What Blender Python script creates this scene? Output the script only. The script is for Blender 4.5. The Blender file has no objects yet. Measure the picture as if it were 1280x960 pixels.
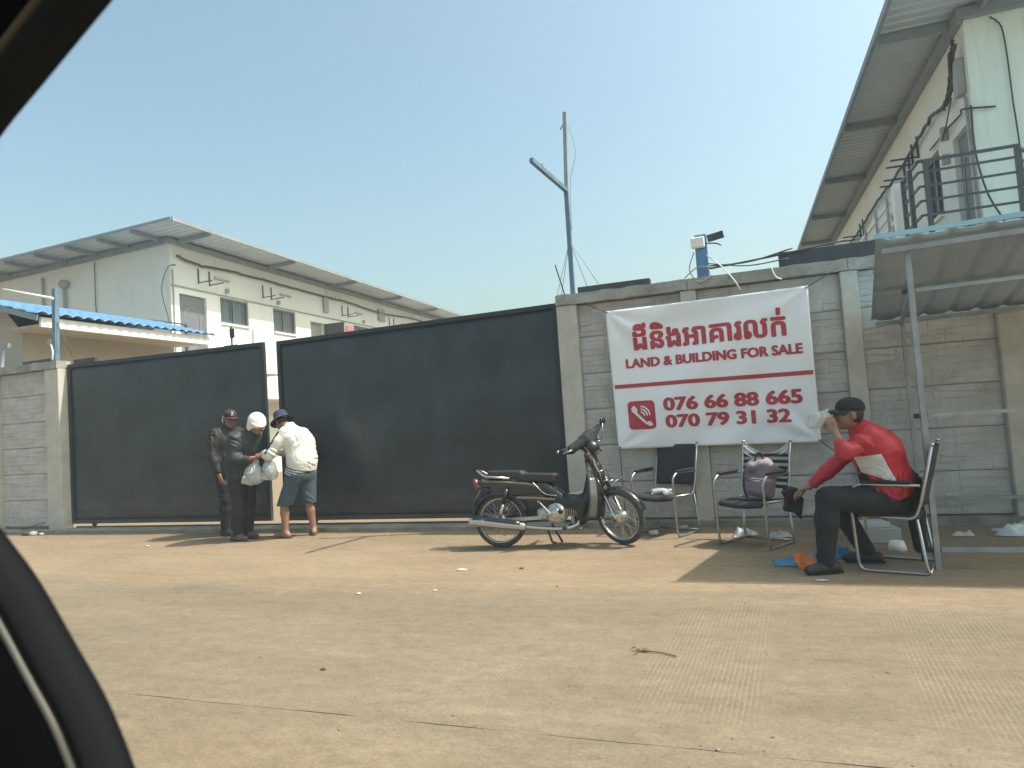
import bpy, bmesh, math, random
import numpy as np
from mathutils import Vector, Matrix, Euler, noise as mnoise

R = math.radians
rnd = random.Random(7)
scene = bpy.context.scene
col = scene.collection

# ---------------------------------------------------------------- camera, sky, sun, exposure
FPX, PITCH, ROLL, YAW, CAMH, CAMD = 829.0, R(2.935), R(3.87), R(19.3), 1.33, 7.75
CAM = Vector((0, -CAMD, CAMH))
FW = Vector((-math.sin(YAW) * math.cos(PITCH), math.cos(YAW) * math.cos(PITCH), math.sin(PITCH)))
RT0 = Vector((math.cos(YAW), math.sin(YAW), 0))
UP0 = RT0.cross(FW)
RT = math.cos(ROLL) * RT0 - math.sin(ROLL) * UP0
UP = math.cos(ROLL) * UP0 + math.sin(ROLL) * RT0
camd = bpy.data.cameras.new('camera')
camd.sensor_width = 36.0
camd.lens = 36.0 * FPX / 1280.0
camd.clip_start = 0.02
camd.clip_end = 3000
camd.dof.use_dof = True
camd.dof.focus_distance = 9.0
camd.dof.aperture_fstop = camd.lens / 5.0
cam = bpy.data.objects.new('camera', camd)
cam.matrix_world = Matrix(((RT.x, UP.x, -FW.x, CAM.x), (RT.y, UP.y, -FW.y, CAM.y), (RT.z, UP.z, -FW.z, CAM.z), (0, 0, 0, 1)))
col.objects.link(cam)
scene.camera = cam

SUN_TO = Vector((0.66, 0.15, 1.0)).normalized()
SUN_EL = math.asin(SUN_TO.z)
SUN_AZ = math.atan2(SUN_TO.x, SUN_TO.y)
world = bpy.data.worlds.new('World')
scene.world = world
world.use_nodes = True
wn = world.node_tree
bg = wn.nodes['Background']
sky = wn.nodes.new('ShaderNodeTexSky')
sky.sky_type = 'NISHITA'
sky.sun_disc = False
sky.sun_elevation = SUN_EL
sky.sun_rotation = SUN_AZ
sky.altitude = 0
sky.air_density = 1.3
sky.dust_density = 5.0
sky.ozone_density = 2.0
tint = wn.nodes.new('ShaderNodeMix'); tint.data_type = 'RGBA'; tint.blend_type = 'MULTIPLY'; tint.inputs[0].default_value = 1.0
tint.inputs[7].default_value = (1.03, 1.13, 0.97, 1)      # the greenish cast of the hazy sky
wn.links.new(sky.outputs[0], tint.inputs[6])
wn.links.new(tint.outputs[2], bg.inputs[0])
bg.inputs[1].default_value = 0.15
sund = bpy.data.lights.new('sun', 'SUN')
sund.energy = 4.0
sund.angle = R(0.6)
sund.color = (1.0, 0.94, 0.845)
sun = bpy.data.objects.new('sun', sund)
sun.rotation_euler = SUN_TO.to_track_quat('Z', 'Y').to_euler()
sun.location = (10, 5, 20)
col.objects.link(sun)
scene.view_settings.view_transform = 'Standard'
scene.view_settings.look = 'None'
scene.view_settings.exposure = 0.6
scene.view_settings.gamma = 1.0
scene.view_settings.use_curve_mapping = False


# ---------------------------------------------------------------- helpers
def at(px, py, Y=None, Z=None, X=None):
    """the point of the place seen at a photograph pixel, at a known depth plane"""
    d = FW + RT * ((px - 640) / FPX) - UP * ((py - 480) / FPX)
    if Y is not None:
        t = (Y - CAM.y) / d.y
    elif Z is not None:
        t = (Z - CAM.z) / d.z
    else:
        t = (X - CAM.x) / d.x
    return CAM + d * t


def tag(o, label=None, cat=None, group=None, kind=None):
    if label: o['label'] = label
    if cat: o['category'] = cat
    if group: o['group'] = group
    if kind: o['kind'] = kind
    return o


def empty(name, loc=(0, 0, 0), rz=0.0, label=None, cat=None, group=None):
    o = bpy.data.objects.new(name, None)
    o.empty_display_size = 0.1
    o.location = loc
    o.rotation_euler = (0, 0, rz)
    col.objects.link(o)
    return tag(o, label, cat, group)


def link(name, me, m, parent=None, smooth=False):
    o = bpy.data.objects.new(name, me)
    col.objects.link(o)
    if m is not None:
        if me.materials:
            me.materials[0] = m
        else:
            me.materials.append(m)
    if parent is not None:
        o.parent = parent
    if smooth:
        me.polygons.foreach_set('use_smooth', [True] * len(me.polygons))
    return o


class MB:
    def __init__(s):
        s.v = []; s.f = []; s.sm = []

    def add(s, vs, fs, sm=False):
        b = len(s.v)
        s.v += [tuple(p) for p in vs]
        s.f += [tuple(i + b for i in f) for f in fs]
        s.sm += [sm] * len(fs)
        return s

    def box(s, c, size, rot=None):
        hx, hy, hz = size[0] / 2, size[1] / 2, size[2] / 2
        vs = [Vector((x, y, z)) for x in (-hx, hx) for y in (-hy, hy) for z in (-hz, hz)]
        if rot is not None:
            vs = [rot @ v for v in vs]
        vs = [v + Vector(c) for v in vs]
        return s.add(vs, [(0, 1, 3, 2), (4, 6, 7, 5), (0, 4, 5, 1), (2, 3, 7, 6), (0, 2, 6, 4), (1, 5, 7, 3)])

    def box2(s, a, b):
        return s.box([(a[i] + b[i]) / 2 for i in range(3)], [abs(b[i] - a[i]) for i in range(3)])

    def bbox(s, a, b, bev=0.01):
        """box with chamfered edges"""
        bm = bmesh.new()
        bmesh.ops.create_cube(bm, size=1)
        for v in bm.verts:
            v.co = Vector(((a[0] + b[0]) / 2 + v.co.x * abs(b[0] - a[0]), (a[1] + b[1]) / 2 + v.co.y * abs(b[1] - a[1]), (a[2] + b[2]) / 2 + v.co.z * abs(b[2] - a[2])))
        bmesh.ops.bevel(bm, geom=bm.edges[:], offset=bev, segments=1, affect='EDGES')
        bm.verts.ensure_lookup_table()
        vs = [v.co.copy() for v in bm.verts]
        fs = [[v.index for v in f.verts] for f in bm.faces]
        bm.free()
        return s.add(vs, fs)

    def bar(s, a, b, w, h=None, up=(0, 0, 1)):
        a = Vector(a); b = Vector(b); h = h or w
        d = (b - a); L = d.length; d.normalize()
        u = Vector(up)
        if abs(d.dot(u)) > 0.95:
            u = Vector((1, 0, 0))
        x = d.cross(u).normalized(); z = x.cross(d).normalized()
        M = Matrix((x, d, z)).transposed()
        return s.box((a + b) / 2, (w, L, h), M)

    def tube(s, pts, r, n=8, closed=False, caps=True):
        pts = [Vector(p) for p in pts]
        N = len(pts)
        rs = r if isinstance(r, (list, tuple)) else [r] * N
        rings = []
        prev = None
        for i in range(N):
            if closed:
                d = pts[(i + 1) % N] - pts[i - 1]
            else:
                d = pts[min(i + 1, N - 1)] - pts[max(i - 1, 0)]
            d.normalize()
            if prev is None:
                u = Vector((0, 0, 1)) if abs(d.z) < 0.9 else Vector((1, 0, 0))
                x = d.cross(u).normalized()
            else:
                x = (prev - d * prev.dot(d)).normalized()
            prev = x
            y = d.cross(x)
            rings.append([pts[i] + (x * math.cos(2 * math.pi * k / n) + y * math.sin(2 * math.pi * k / n)) * rs[i] for k in range(n)])
        vs = [p for rg in rings for p in rg]
        fs = []
        M = N if closed else N - 1
        for i in range(M):
            j = (i + 1) % N
            for k in range(n):
                l = (k + 1) % n
                fs.append((i * n + k, i * n + l, j * n + l, j * n + k))
        s.add(vs, fs, True)
        if caps and not closed:
            b = len(s.v) - len(vs)
            s.f.append(tuple(b + k for k in reversed(range(n)))); s.sm.append(False)
            s.f.append(tuple(b + (N - 1) * n + k for k in range(n))); s.sm.append(False)
        return s

    def lathe(s, prof, origin, axis, n=24, closed=False):
        """prof: list of (radius, along)"""
        o = Vector(origin); d = Vector(axis).normalized()
        u = Vector((0, 0, 1)) if abs(d.z) < 0.9 else Vector((1, 0, 0))
        x = d.cross(u).normalized(); y = d.cross(x)
        vs = []; fs = []
        m = len(prof)
        for (r, a) in prof:
            for k in range(n):
                t = 2 * math.pi * k / n
                vs.append(o + d * a + (x * math.cos(t) + y * math.sin(t)) * max(r, 1e-4))
        for i in range(m if closed else m - 1):
            j = (i + 1) % m
            for k in range(n):
                l = (k + 1) % n
                fs.append((i * n + k, i * n + l, j * n + l, j * n + k))
        return s.add(vs, fs, True)

    def prism(s, outline, a, b, axis='y', sm=False):
        """outline: list of 2D points; extruded from a to b along axis"""
        n = len(outline)
        def P(p, t):
            if axis == 'y': return Vector((p[0], t, p[1]))
            if axis == 'x': return Vector((t, p[0], p[1]))
            return Vector((p[0], p[1], t))
        vs = [P(p, a) for p in outline] + [P(p, b) for p in outline]
        fs = [tuple(range(n)), tuple(reversed(range(n, 2 * n)))]
        fs += [(i, i + n, (i + 1) % n + n, (i + 1) % n) for i in range(n)]
        return s.add(vs, fs, sm)

    def grid(s, fn, nu, nv, sm=True, thick=None):
        vs = [Vector(fn(i / nu, j / nv)) for i in range(nu + 1) for j in range(nv + 1)]
        W = nv + 1
        fs = [(i * W + j, (i + 1) * W + j, (i + 1) * W + j + 1, i * W + j + 1) for i in range(nu) for j in range(nv)]
        if thick is None:
            return s.add(vs, fs, sm)
        t = Vector(thick)
        n = len(vs)
        vs2 = vs + [v + t for v in vs]
        fs2 = fs + [tuple(k + n for k in reversed(f)) for f in fs]
        rim = [i * W for i in range(nu + 1)] + [nu * W + j for j in range(1, nv + 1)] + [i * W + nv for i in range(nu - 1, -1, -1)] + [j for j in range(nv - 1, 0, -1)]
        for k in range(len(rim)):
            a, b = rim[k], rim[(k + 1) % len(rim)]
            fs2.append((a, a + n, b + n, b))
        return s.add(vs2, fs2, sm)

    def mesh(s, name):
        me = bpy.data.meshes.new(name)
        me.from_pydata(s.v, [], s.f)
        me.polygons.foreach_set('use_smooth', s.sm)
        bm = bmesh.new(); bm.from_mesh(me)
        bmesh.ops.recalc_face_normals(bm, faces=bm.faces[:])
        bm.to_mesh(me); bm.free()
        me.update()
        return me

    def build(s, name, m, parent=None):
        return link(name, s.mesh(name), m, parent)


def smoothpath(pts, n=6):
    """Catmull-Rom through points"""
    P = [Vector(p) for p in pts]
    P = [P[0] * 2 - P[1]] + P + [P[-1] * 2 - P[-2]]
    out = []
    for i in range(1, len(P) - 2):
        for k in range(n):
            t = k / n
            a, b, c, d = P[i - 1], P[i], P[i + 1], P[i + 2]
            out.append(0.5 * ((2 * b) + (c - a) * t + (2 * a - 5 * b + 4 * c - d) * t * t + (3 * b - a - 3 * c + d) * t ** 3))
    out.append(P[-2])
    return out


def fillet(pts, r, n=5):
    """polyline with rounded corners"""
    P = [Vector(p) for p in pts]
    out = [P[0]]
    for i in range(1, len(P) - 1):
        a = (P[i - 1] - P[i]); b = (P[i + 1] - P[i])
        rr = min(r, a.length * 0.45, b.length * 0.45)
        p0 = P[i] + a.normalized() * rr; p1 = P[i] + b.normalized() * rr
        for k in range(n + 1):
            t = k / n
            out.append((1 - t) ** 2 * p0 + 2 * t * (1 - t) * P[i] + t * t * p1)
    out.append(P[-1])
    return out


# ---------------------------------------------------------------- signed-distance modelling (soft bodies, cloth, bags)
def sdf_mesh(name, prims, h=0.008, k=0.02, cuts=(), wr=None, pad=0.03):
    lo = np.array([1e9] * 3); hi = -lo
    bbs = []
    for p in prims:
        if p[0] == 'c':
            a = np.array(p[1], float); b = np.array(p[2], float); r = max(p[3], p[4])
            l = np.minimum(a, b) - r; u = np.maximum(a, b) + r
        else:
            c = np.array(p[1], float); r = max(p[2]) * (1.75 if p[0] == 'b' else 1.05)
            l = c - r; u = c + r
        bbs.append((l, u))
        lo = np.minimum(lo, l); hi = np.maximum(hi, u)
    lo = lo - pad; hi = hi + pad
    n = np.ceil((hi - lo) / h).astype(int) + 1
    D = np.full(n, 0.25, np.float32)
    ax = [lo[i] + h * np.arange(n[i]) for i in range(3)]
    for p, (l, u) in zip(prims, bbs):
        kk = p[5] if p[0] == 'c' and len(p) > 5 else (p[4] if p[0] != 'c' and len(p) > 4 else k)
        m = kk + 3 * h
        i0 = np.maximum(((l - m - lo) / h).astype(int), 0); i1 = np.minimum(((u + m - lo) / h).astype(int) + 2, n)
        X = ax[0][i0[0]:i1[0], None, None]; Y = ax[1][None, i0[1]:i1[1], None]; Z = ax[2][None, None, i0[2]:i1[2]]
        if p[0] == 'c':
            a = np.array(p[1], float); b = np.array(p[2], float); ab = b - a; L2 = max(ab @ ab, 1e-12)
            t = np.clip(((X - a[0]) * ab[0] + (Y - a[1]) * ab[1] + (Z - a[2]) * ab[2]) / L2, 0, 1)
            d = np.sqrt((X - a[0] - t * ab[0]) ** 2 + (Y - a[1] - t * ab[1]) ** 2 + (Z - a[2] - t * ab[2]) ** 2) - (p[3] + (p[4] - p[3]) * t)
        else:
            c = np.array(p[1], float); rr = p[2]
            M = np.array(p[3]) if len(p) > 3 and p[3] is not None else np.eye(3)
            dx, dy, dz = X - c[0], Y - c[1], Z - c[2]
            q = [M[0][i] * dx + M[1][i] * dy + M[2][i] * dz for i in range(3)]   # columns of M = local axes
            if p[0] == 'e':
                k0 = np.sqrt(sum((q[i] / rr[i]) ** 2 for i in range(3))); k1 = np.sqrt(sum((q[i] / rr[i] ** 2) ** 2 for i in range(3)))
                d = k0 * (k0 - 1) / np.maximum(k1, 1e-6)
            else:
                rd = min(rr) * 0.5
                qq = [np.abs(q[i]) - (rr[i] - rd) for i in range(3)]
                d = np.sqrt(sum(np.maximum(w, 0) ** 2 for w in qq)) + np.minimum(np.maximum(np.maximum(qq[0], qq[1]), qq[2]), 0) - rd
        sl = tuple(slice(i0[i], i1[i]) for i in range(3))
        E = D[sl]
        if kk < 0:     # carve
            D[sl] = np.maximum(E, -d)
        else:
            hh = np.clip(0.5 + 0.5 * (E - d) / max(kk, 1e-6), 0, 1)
            D[sl] = E * (1 - hh) + d * hh - kk * hh * (1 - hh)
    X = ax[0][:, None, None]; Y = ax[1][None, :, None]; Z = ax[2][None, None, :]
    if wr is not None:
        D = D + wr(X, Y, Z)
    for (pt, nm) in cuts:      # keep the side the normal points away from
        nm = np.array(nm, float) / np.linalg.norm(nm)
        D = np.maximum(D, (X - pt[0]) * nm[0] + (Y - pt[1]) * nm[1] + (Z - pt[2]) * nm[2])
    D[0] = D[-1] = 0.1; D[:, 0] = D[:, -1] = 0.1; D[:, :, 0] = D[:, :, -1] = 0.1
    S = D < 0
    cs = n - 1
    acc = np.zeros((*cs, 3), np.float32); cnt = np.zeros(cs, np.float32)
    def sub(A, o):
        return A[o[0]:o[0] + cs[0], o[1]:o[1] + cs[1], o[2]:o[2] + cs[2]]
    cor = [(i, j, l) for i in (0, 1) for j in (0, 1) for l in (0, 1)]
    for a in cor:
        for axis in range(3):
            if a[axis]: continue
            b = list(a); b[axis] = 1
            da = sub(D, a); db = sub(D, b)
            x = sub(S, a) != sub(S, b)
            t = np.where(x, da / np.where(x, da - db, 1), 0)
            for c in range(3):
                acc[..., c] += np.where(x, a[c] + (t if c == axis else 0), 0)
            cnt += x
    act = cnt > 0
    idx = -np.ones(cs, int); idx[act] = np.arange(act.sum())
    ijk = np.argwhere(act)
    V = lo + h * (ijk + acc[act] / cnt[act][:, None])
    F = []
    for axis in range(3):
        o1, o2 = [c for c in range(3) if c != axis]
        A = np.moveaxis(S, axis, 0)
        ch = A[:-1] != A[1:]
        I = np.moveaxis(idx, axis, 0)
        c = ch[:, 1:-1, 1:-1]
        q = np.argwhere(c)
        if not len(q): continue
        e, j, l = q[:, 0], q[:, 1] + 1, q[:, 2] + 1
        quad = np.stack([I[e, j - 1, l - 1], I[e, j, l - 1], I[e, j, l], I[e, j - 1, l]], 1)
        flip = A[:-1][e, j, l]
        if axis == 1: flip = ~flip
        quad[~flip] = quad[~flip][:, ::-1]
        F.append(quad)
    F = np.concatenate(F)
    F = F[(F >= 0).all(1)]
    me = bpy.data.meshes.new(name)
    me.from_pydata(V.tolist(), [], F.tolist())
    me.polygons.foreach_set('use_smooth', [True] * len(me.polygons))
    me.update()
    return me


def sdf(name, prims, m, parent=None, **kw):
    return link(name, sdf_mesh(name, prims, **kw), m, parent)


def wrinkle(amp, f=22.0, seed=0.0, sx=1.0, sy=1.0, sz=0.45):
    def w(X, Y, Z):
        m = 0.5 + 0.5 * np.tanh(2.5 * (np.sin(6.1 * X + 5.3 * Y + 1.3 * seed) + np.sin(7.3 * Z - 4.7 * Y + 2.1 * seed)))
        wp = 2.4 * np.sin(7 * X - 6 * Y + 8 * Z + seed) + 1.5 * np.sin(16 * Z + 12 * Y - 9 * X + 2 * seed) + 0.8 * np.sin(27 * X + 23 * Z)
        p1 = f * (0.30 * sx * X + 0.38 * sy * Y + 1.5 * sz * Z) + wp + seed         # cross folds
        p2 = f * (0.75 * sx * X + 0.55 * sy * Y - 0.30 * sz * Z) + wp * 1.2          # hanging folds
        a1 = np.clip(0.18 + 1.5 * np.sin(11 * Z + 6 * X - 5 * Y + 3.1 * seed) * np.sin(9 * X + 10 * Y + 1.9 * seed), 0.12, 1.25)
        g1 = 1.0 - np.abs(np.sin(p1)) ** 0.8; g2 = 1.0 - np.abs(np.sin(p2)) ** 0.8
        p3 = 2.3 * f * (0.5 * X - 0.35 * Y + 0.55 * Z) + 2.0 * wp + 2.7 * seed
        return amp * (a1 * (2.0 * (g1 - 0.35) * m + 1.9 * (g2 - 0.35) * (1 - m)) + 0.55 * (0.35 - np.abs(np.sin(p3)) ** 0.6 * 0.5))
    return w


# ---------------------------------------------------------------- materials
def mat(name, c, rough=0.7, metal=0.0, var=0.12, vs=3.0, bump=0.0, bs=40.0, c2=None, spec=None, coat=0.0, fine=0.0, stretch=None, ridged=False):
    m = bpy.data.materials.new(name)
    m.use_nodes = True
    nt = m.node_tree; N = nt.nodes; L = nt.links
    b = N['Principled BSDF']
    b.inputs['Roughness'].default_value = rough
    b.inputs['Metallic'].default_value = metal
    if spec is not None: b.inputs['Specular IOR Level'].default_value = spec
    if coat: b.inputs['Coat Weight'].default_value = coat
    tc = N.new('ShaderNodeTexCoord')
    vec = tc.outputs['Object']
    if stretch:
        mp = N.new('ShaderNodeMapping'); mp.inputs['Scale'].default_value = stretch
        L.new(vec, mp.inputs[0]); vec = mp.outputs[0]
    n1 = N.new('ShaderNodeTexNoise'); n1.inputs['Scale'].default_value = vs; n1.inputs['Detail'].default_value = 6; n1.inputs['Roughness'].default_value = 0.62
    L.new(vec, n1.inputs['Vector'])
    rp = N.new('ShaderNodeValToRGB')
    cd = [max(0, x * (1 - var)) for x in c]; cl = c2 if c2 else [min(1, x * (1 + var)) for x in c]
    rp.color_ramp.elements[0].position = 0.3; rp.color_ramp.elements[1].position = 0.7
    rp.color_ramp.elements[0].color = (*cd, 1); rp.color_ramp.elements[1].color = (*cl, 1)
    L.new(n1.outputs['Fac'], rp.inputs[0])
    out = rp.outputs[0]
    if fine:
        n2 = N.new('ShaderNodeTexNoise'); n2.inputs['Scale'].default_value = vs * 22; n2.inputs['Detail'].default_value = 3
        L.new(vec, n2.inputs['Vector'])
        mr = N.new('ShaderNodeMapRange'); mr.inputs[3].default_value = 1 - fine; mr.inputs[4].default_value = 1 + fine
        L.new(n2.outputs['Fac'], mr.inputs[0])
        mx = N.new('ShaderNodeVectorMath'); mx.operation = 'SCALE'
        L.new(out, mx.inputs[0]); L.new(mr.outputs[0], mx.inputs['Scale'])
        out = mx.outputs[0]
    L.new(out, b.inputs['Base Color'])
    rr = N.new('ShaderNodeMapRange'); rr.inputs[3].default_value = max(0.03, rough - 0.08); rr.inputs[4].default_value = min(1, rough + 0.08)
    L.new(n1.outputs['Fac'], rr.inputs[0]); L.new(rr.outputs[0], b.inputs['Roughness'])
    if bump:
        n3 = N.new('ShaderNodeTexNoise'); n3.noise_type = 'RIDGED_MULTIFRACTAL' if ridged else 'FBM'; n3.inputs['Scale'].default_value = bs; n3.inputs['Detail'].default_value = 4
        L.new(vec, n3.inputs['Vector'])
        bp = N.new('ShaderNodeBump'); bp.inputs['Strength'].default_value = bump; bp.inputs['Distance'].default_value = 0.02
        L.new(n3.outputs['Fac'], bp.inputs['Height']); L.new(bp.outputs[0], b.inputs['Normal'])
    m['out'] = 1
    return m


M = {}
M['stucco'] = mat('white_stucco', (0.72, 0.73, 0.68), 0.85, var=0.05, vs=0.7, bump=0.12, bs=30, fine=0.04)
M['stucco_green'] = mat('pale_stucco', (0.78, 0.88, 0.81), 0.85, var=0.05, vs=0.6, bump=0.12, bs=30, fine=0.03)
M['beige_wall'] = mat('beige_plaster', (0.45, 0.41, 0.34), 0.85, var=0.08, vs=0.8, bump=0.1)
M['concrete_post'] = mat('post_concrete', (0.48, 0.455, 0.40), 0.9, var=0.16, vs=4, bump=0.25, bs=60, fine=0.1)
M['concrete_panel'] = mat('panel_concrete', (0.47, 0.455, 0.425), 0.92, var=0.22, vs=3.2, bump=0.35, bs=70, fine=0.12)
M['concrete_cap'] = mat('cap_concrete', (0.30, 0.295, 0.27), 0.92, var=0.4, vs=3.5, bump=0.3, bs=50, fine=0.14)
M['curb'] = mat('curb_concrete', (0.24, 0.22, 0.18), 0.9, var=0.35, vs=4, bump=0.4, bs=40, fine=0.12)
M['gate'] = mat('gate_paint', (0.005, 0.012, 0.020), 0.36, var=0.35, vs=1.5, bump=0.12, bs=2.2, spec=0.5, c2=(0.028, 0.044, 0.058), fine=0.1)  # paler blotches in the colour imitate smudgy reflections
M['gate_frame'] = mat('gate_frame_paint', (0.011, 0.018, 0.025), 0.5, var=0.2)
M['dark_steel'] = mat('dark_steel', (0.035, 0.042, 0.05), 0.5, var=0.25, vs=6)
M['soffit'] = mat('roof_sheet', (0.44, 0.50, 0.53), 0.5, metal=0.1, var=0.1, vs=1.0)
M['purlin'] = mat('purlin_steel', (0.22, 0.26, 0.29), 0.55, var=0.15)
M['bluetile'] = mat('blue_roof', (0.10, 0.225, 0.40), 0.45, var=0.14, vs=2.0, fine=0.06)
M['white_paint'] = mat('white_paint', (0.78, 0.77, 0.72), 0.6, var=0.06)
M['railing'] = mat('rail_paint', (0.055, 0.065, 0.075), 0.45, var=0.15)
M['galv'] = mat('galvanised_steel', (0.30, 0.325, 0.34), 0.5, metal=0.4, var=0.2, vs=7, fine=0.1)
M['bluepost'] = mat('blue_grey_post', (0.12, 0.20, 0.28), 0.5, metal=0.2, var=0.25, vs=6, fine=0.1)
M['bluebox'] = mat('blue_post_paint', (0.09, 0.23, 0.42), 0.5, var=0.2, vs=6)
M['cable'] = mat('cable_rubber', (0.05, 0.05, 0.055), 0.6)
M['cable_grey'] = mat('grey_cable', (0.33, 0.33, 0.33), 0.6)
M['cable_white'] = mat('white_cable', (0.75, 0.75, 0.74), 0.5)
M['door_grey'] = mat('grey_door', (0.14, 0.145, 0.16), 0.5, var=0.12)
M['door_red'] = mat('red_panel', (0.42, 0.12, 0.12), 0.6)
M['winframe'] = mat('window_frame', (0.16, 0.16, 0.17), 0.4, metal=0.4)
M['curtain'] = mat('curtain', (0.30, 0.42, 0.45), 0.8, var=0.25, vs=9, stretch=(1, 6, 0.4))
M['curtain2'] = mat('curtain_grey', (0.36, 0.34, 0.30), 0.8, var=0.2, vs=9, stretch=(1, 6, 0.4))
M['chrome'] = mat('chrome', (0.56, 0.55, 0.53), 0.2, metal=1.0, var=0.06, vs=20)
M['alu'] = mat('cast_aluminium', (0.46, 0.445, 0.42), 0.42, metal=0.75, var=0.18, vs=30, bump=0.1)
M['steel_tube'] = mat('chair_tube', (0.42, 0.42, 0.41), 0.34, metal=0.9, var=0.12, vs=14)
M['black_fabric'] = mat('black_mesh_fabric', (0.022, 0.024, 0.03), 0.85, var=0.2, vs=30, bump=0.2, bs=300)
M['black_plastic'] = mat('black_plastic', (0.010, 0.011, 0.013), 0.35, var=0.2, vs=10)
M['black_paint'] = mat('bike_paint', (0.012, 0.013, 0.014), 0.18, var=0.2, coat=0.6)
M['seat_vinyl'] = mat('seat_vinyl', (0.026, 0.025, 0.025), 0.55, var=0.3, vs=14, bump=0.12, bs=120)
M['rubber'] = mat('tyre_rubber', (0.03, 0.03, 0.031), 0.8, var=0.3, vs=20, c2=(0.09, 0.085, 0.075))
M['gold'] = mat('gold_decal', (0.30, 0.25, 0.17), 0.35, metal=0.4, var=0.15, vs=20)
M['red_lens'] = mat('red_lens', (0.16, 0.03, 0.04), 0.2, var=0.1)
M['orange_lens'] = mat('amber_lens', (0.22, 0.10, 0.035), 0.25)
M['glass_lens'] = mat('lamp_glass', (0.16, 0.17, 0.18), 0.08, metal=0.3)
M['shield_sheen'] = mat('painted_shield_sheen', (0.10, 0.105, 0.10), 0.28, var=0.12, coat=0.4)  # grey stands in for surroundings mirrored in glossy black
M['skin'] = mat('skin', (0.27, 0.145, 0.09), 0.55, var=0.12, vs=14, fine=0.05)
M['hair'] = mat('hair', (0.012, 0.01, 0.01), 0.6)
M['eye'] = mat('eye', (0.04, 0.03, 0.03), 0.2)
M['white_jacket'] = mat('cream_nylon', (0.66, 0.65, 0.59), 0.55, var=0.07, vs=5, bump=0.35, bs=7, ridged=True)
M['red_jacket'] = mat('red_nylon', (0.46, 0.022, 0.035), 0.5, var=0.18, vs=6, bump=0.35, bs=7, ridged=True)
M['denim'] = mat('denim', (0.05, 0.078, 0.105), 0.85, var=0.3, vs=9, bump=0.35, bs=8, ridged=True)
M['black_cloth'] = mat('black_cloth', (0.012, 0.013, 0.017), 0.85, var=0.3, vs=8, bump=0.35, bs=8, ridged=True)
M['green_jacket'] = mat('dark_green_jacket', (0.012, 0.022, 0.022), 0.6, var=0.3, vs=8, bump=0.35, bs=8, ridged=True)
M['brown_jacket'] = mat('dark_brown_jacket', (0.012, 0.011, 0.011), 0.7, var=0.3, vs=8, bump=0.35, bs=8, ridged=True)
M['grey_trousers'] = mat('dark_trousers', (0.014, 0.015, 0.016), 0.85, var=0.3, vs=8, bump=0.35, bs=8, ridged=True)
M['navy'] = mat('navy_cotton', (0.022, 0.028, 0.06), 0.85, var=0.25, vs=12)
M['maroon'] = mat('maroon_cap', (0.035, 0.014, 0.02), 0.8, var=0.2, vs=12)
M['helmet'] = mat('white_helmet', (0.80, 0.80, 0.74), 0.22, var=0.04, coat=0.5)
M['white_cloth'] = mat('white_cloth', (0.56, 0.56, 0.56), 0.8, var=0.06, vs=9)
M['mauve'] = mat('mauve_nylon', (0.21, 0.165, 0.20), 0.6, var=0.15, vs=7, bump=0.1, bs=25)
M['orange'] = mat('orange_cloth', (0.75, 0.20, 0.05), 0.75, var=0.12)
M['blue_bag'] = mat('blue_bag', (0.03, 0.20, 0.34), 0.5, var=0.15)
M['card'] = mat('carton', (0.36, 0.35, 0.32), 0.8, var=0.08)
M['litter'] = mat('litter_white', (0.46, 0.45, 0.41), 0.6, var=0.1)
M['litter_dark'] = mat('litter_dark', (0.06, 0.055, 0.045), 0.9)
M['twig'] = mat('dry_leaf', (0.16, 0.12, 0.07), 0.9)
M['pink'] = mat('pink_case', (0.62, 0.16, 0.22), 0.5)
M['sandal'] = mat('sandal', (0.10, 0.075, 0.055), 0.8)
M['shoe'] = mat('black_shoe', (0.018, 0.018, 0.02), 0.6, var=0.2)
M['banner'] = mat('banner_vinyl', (0.80, 0.81, 0.84), 0.42, var=0.03, vs=2, fine=0.01)
M['banner_red'] = mat('banner_red_ink', (0.42, 0.03, 0.05), 0.45, var=0.06, vs=6)
M['banner_white'] = mat('banner_white_ink', (0.72, 0.73, 0.74), 0.45, var=0.03)
M['banner_pink'] = mat('banner_pink_ink', (0.62, 0.42, 0.44), 0.45, var=0.03)
M['seal'] = mat('door_seal', (0.010, 0.011, 0.012), 0.9, var=0.1, spec=0.05)
M['car_black'] = mat('car_black', (0.003, 0.003, 0.004), 0.95, var=0.1, spec=0.0)
M['trim'] = mat('car_trim', (0.05, 0.046, 0.035), 0.5, metal=0.2)


def translucent(name, c, alpha, rough=0.3):
    m = mat(name, c, rough, var=0.08, vs=12)
    b = m.node_tree.nodes['Principled BSDF']
    b.inputs['Alpha'].default_value = alpha
    return m


M['bag'] = translucent('thin_plastic', (0.62, 0.64, 0.64), 0.55, 0.22)
M['clear'] = translucent('clear_plastic', (0.75, 0.78, 0.8), 0.5, 0.12)
M['pane'] = mat('window_glass', (0.10, 0.14, 0.16), 0.06, var=0.1, spec=0.6)
M['pane'].node_tree.nodes['Principled BSDF'].inputs['Alpha'].default_value = 0.28


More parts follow.
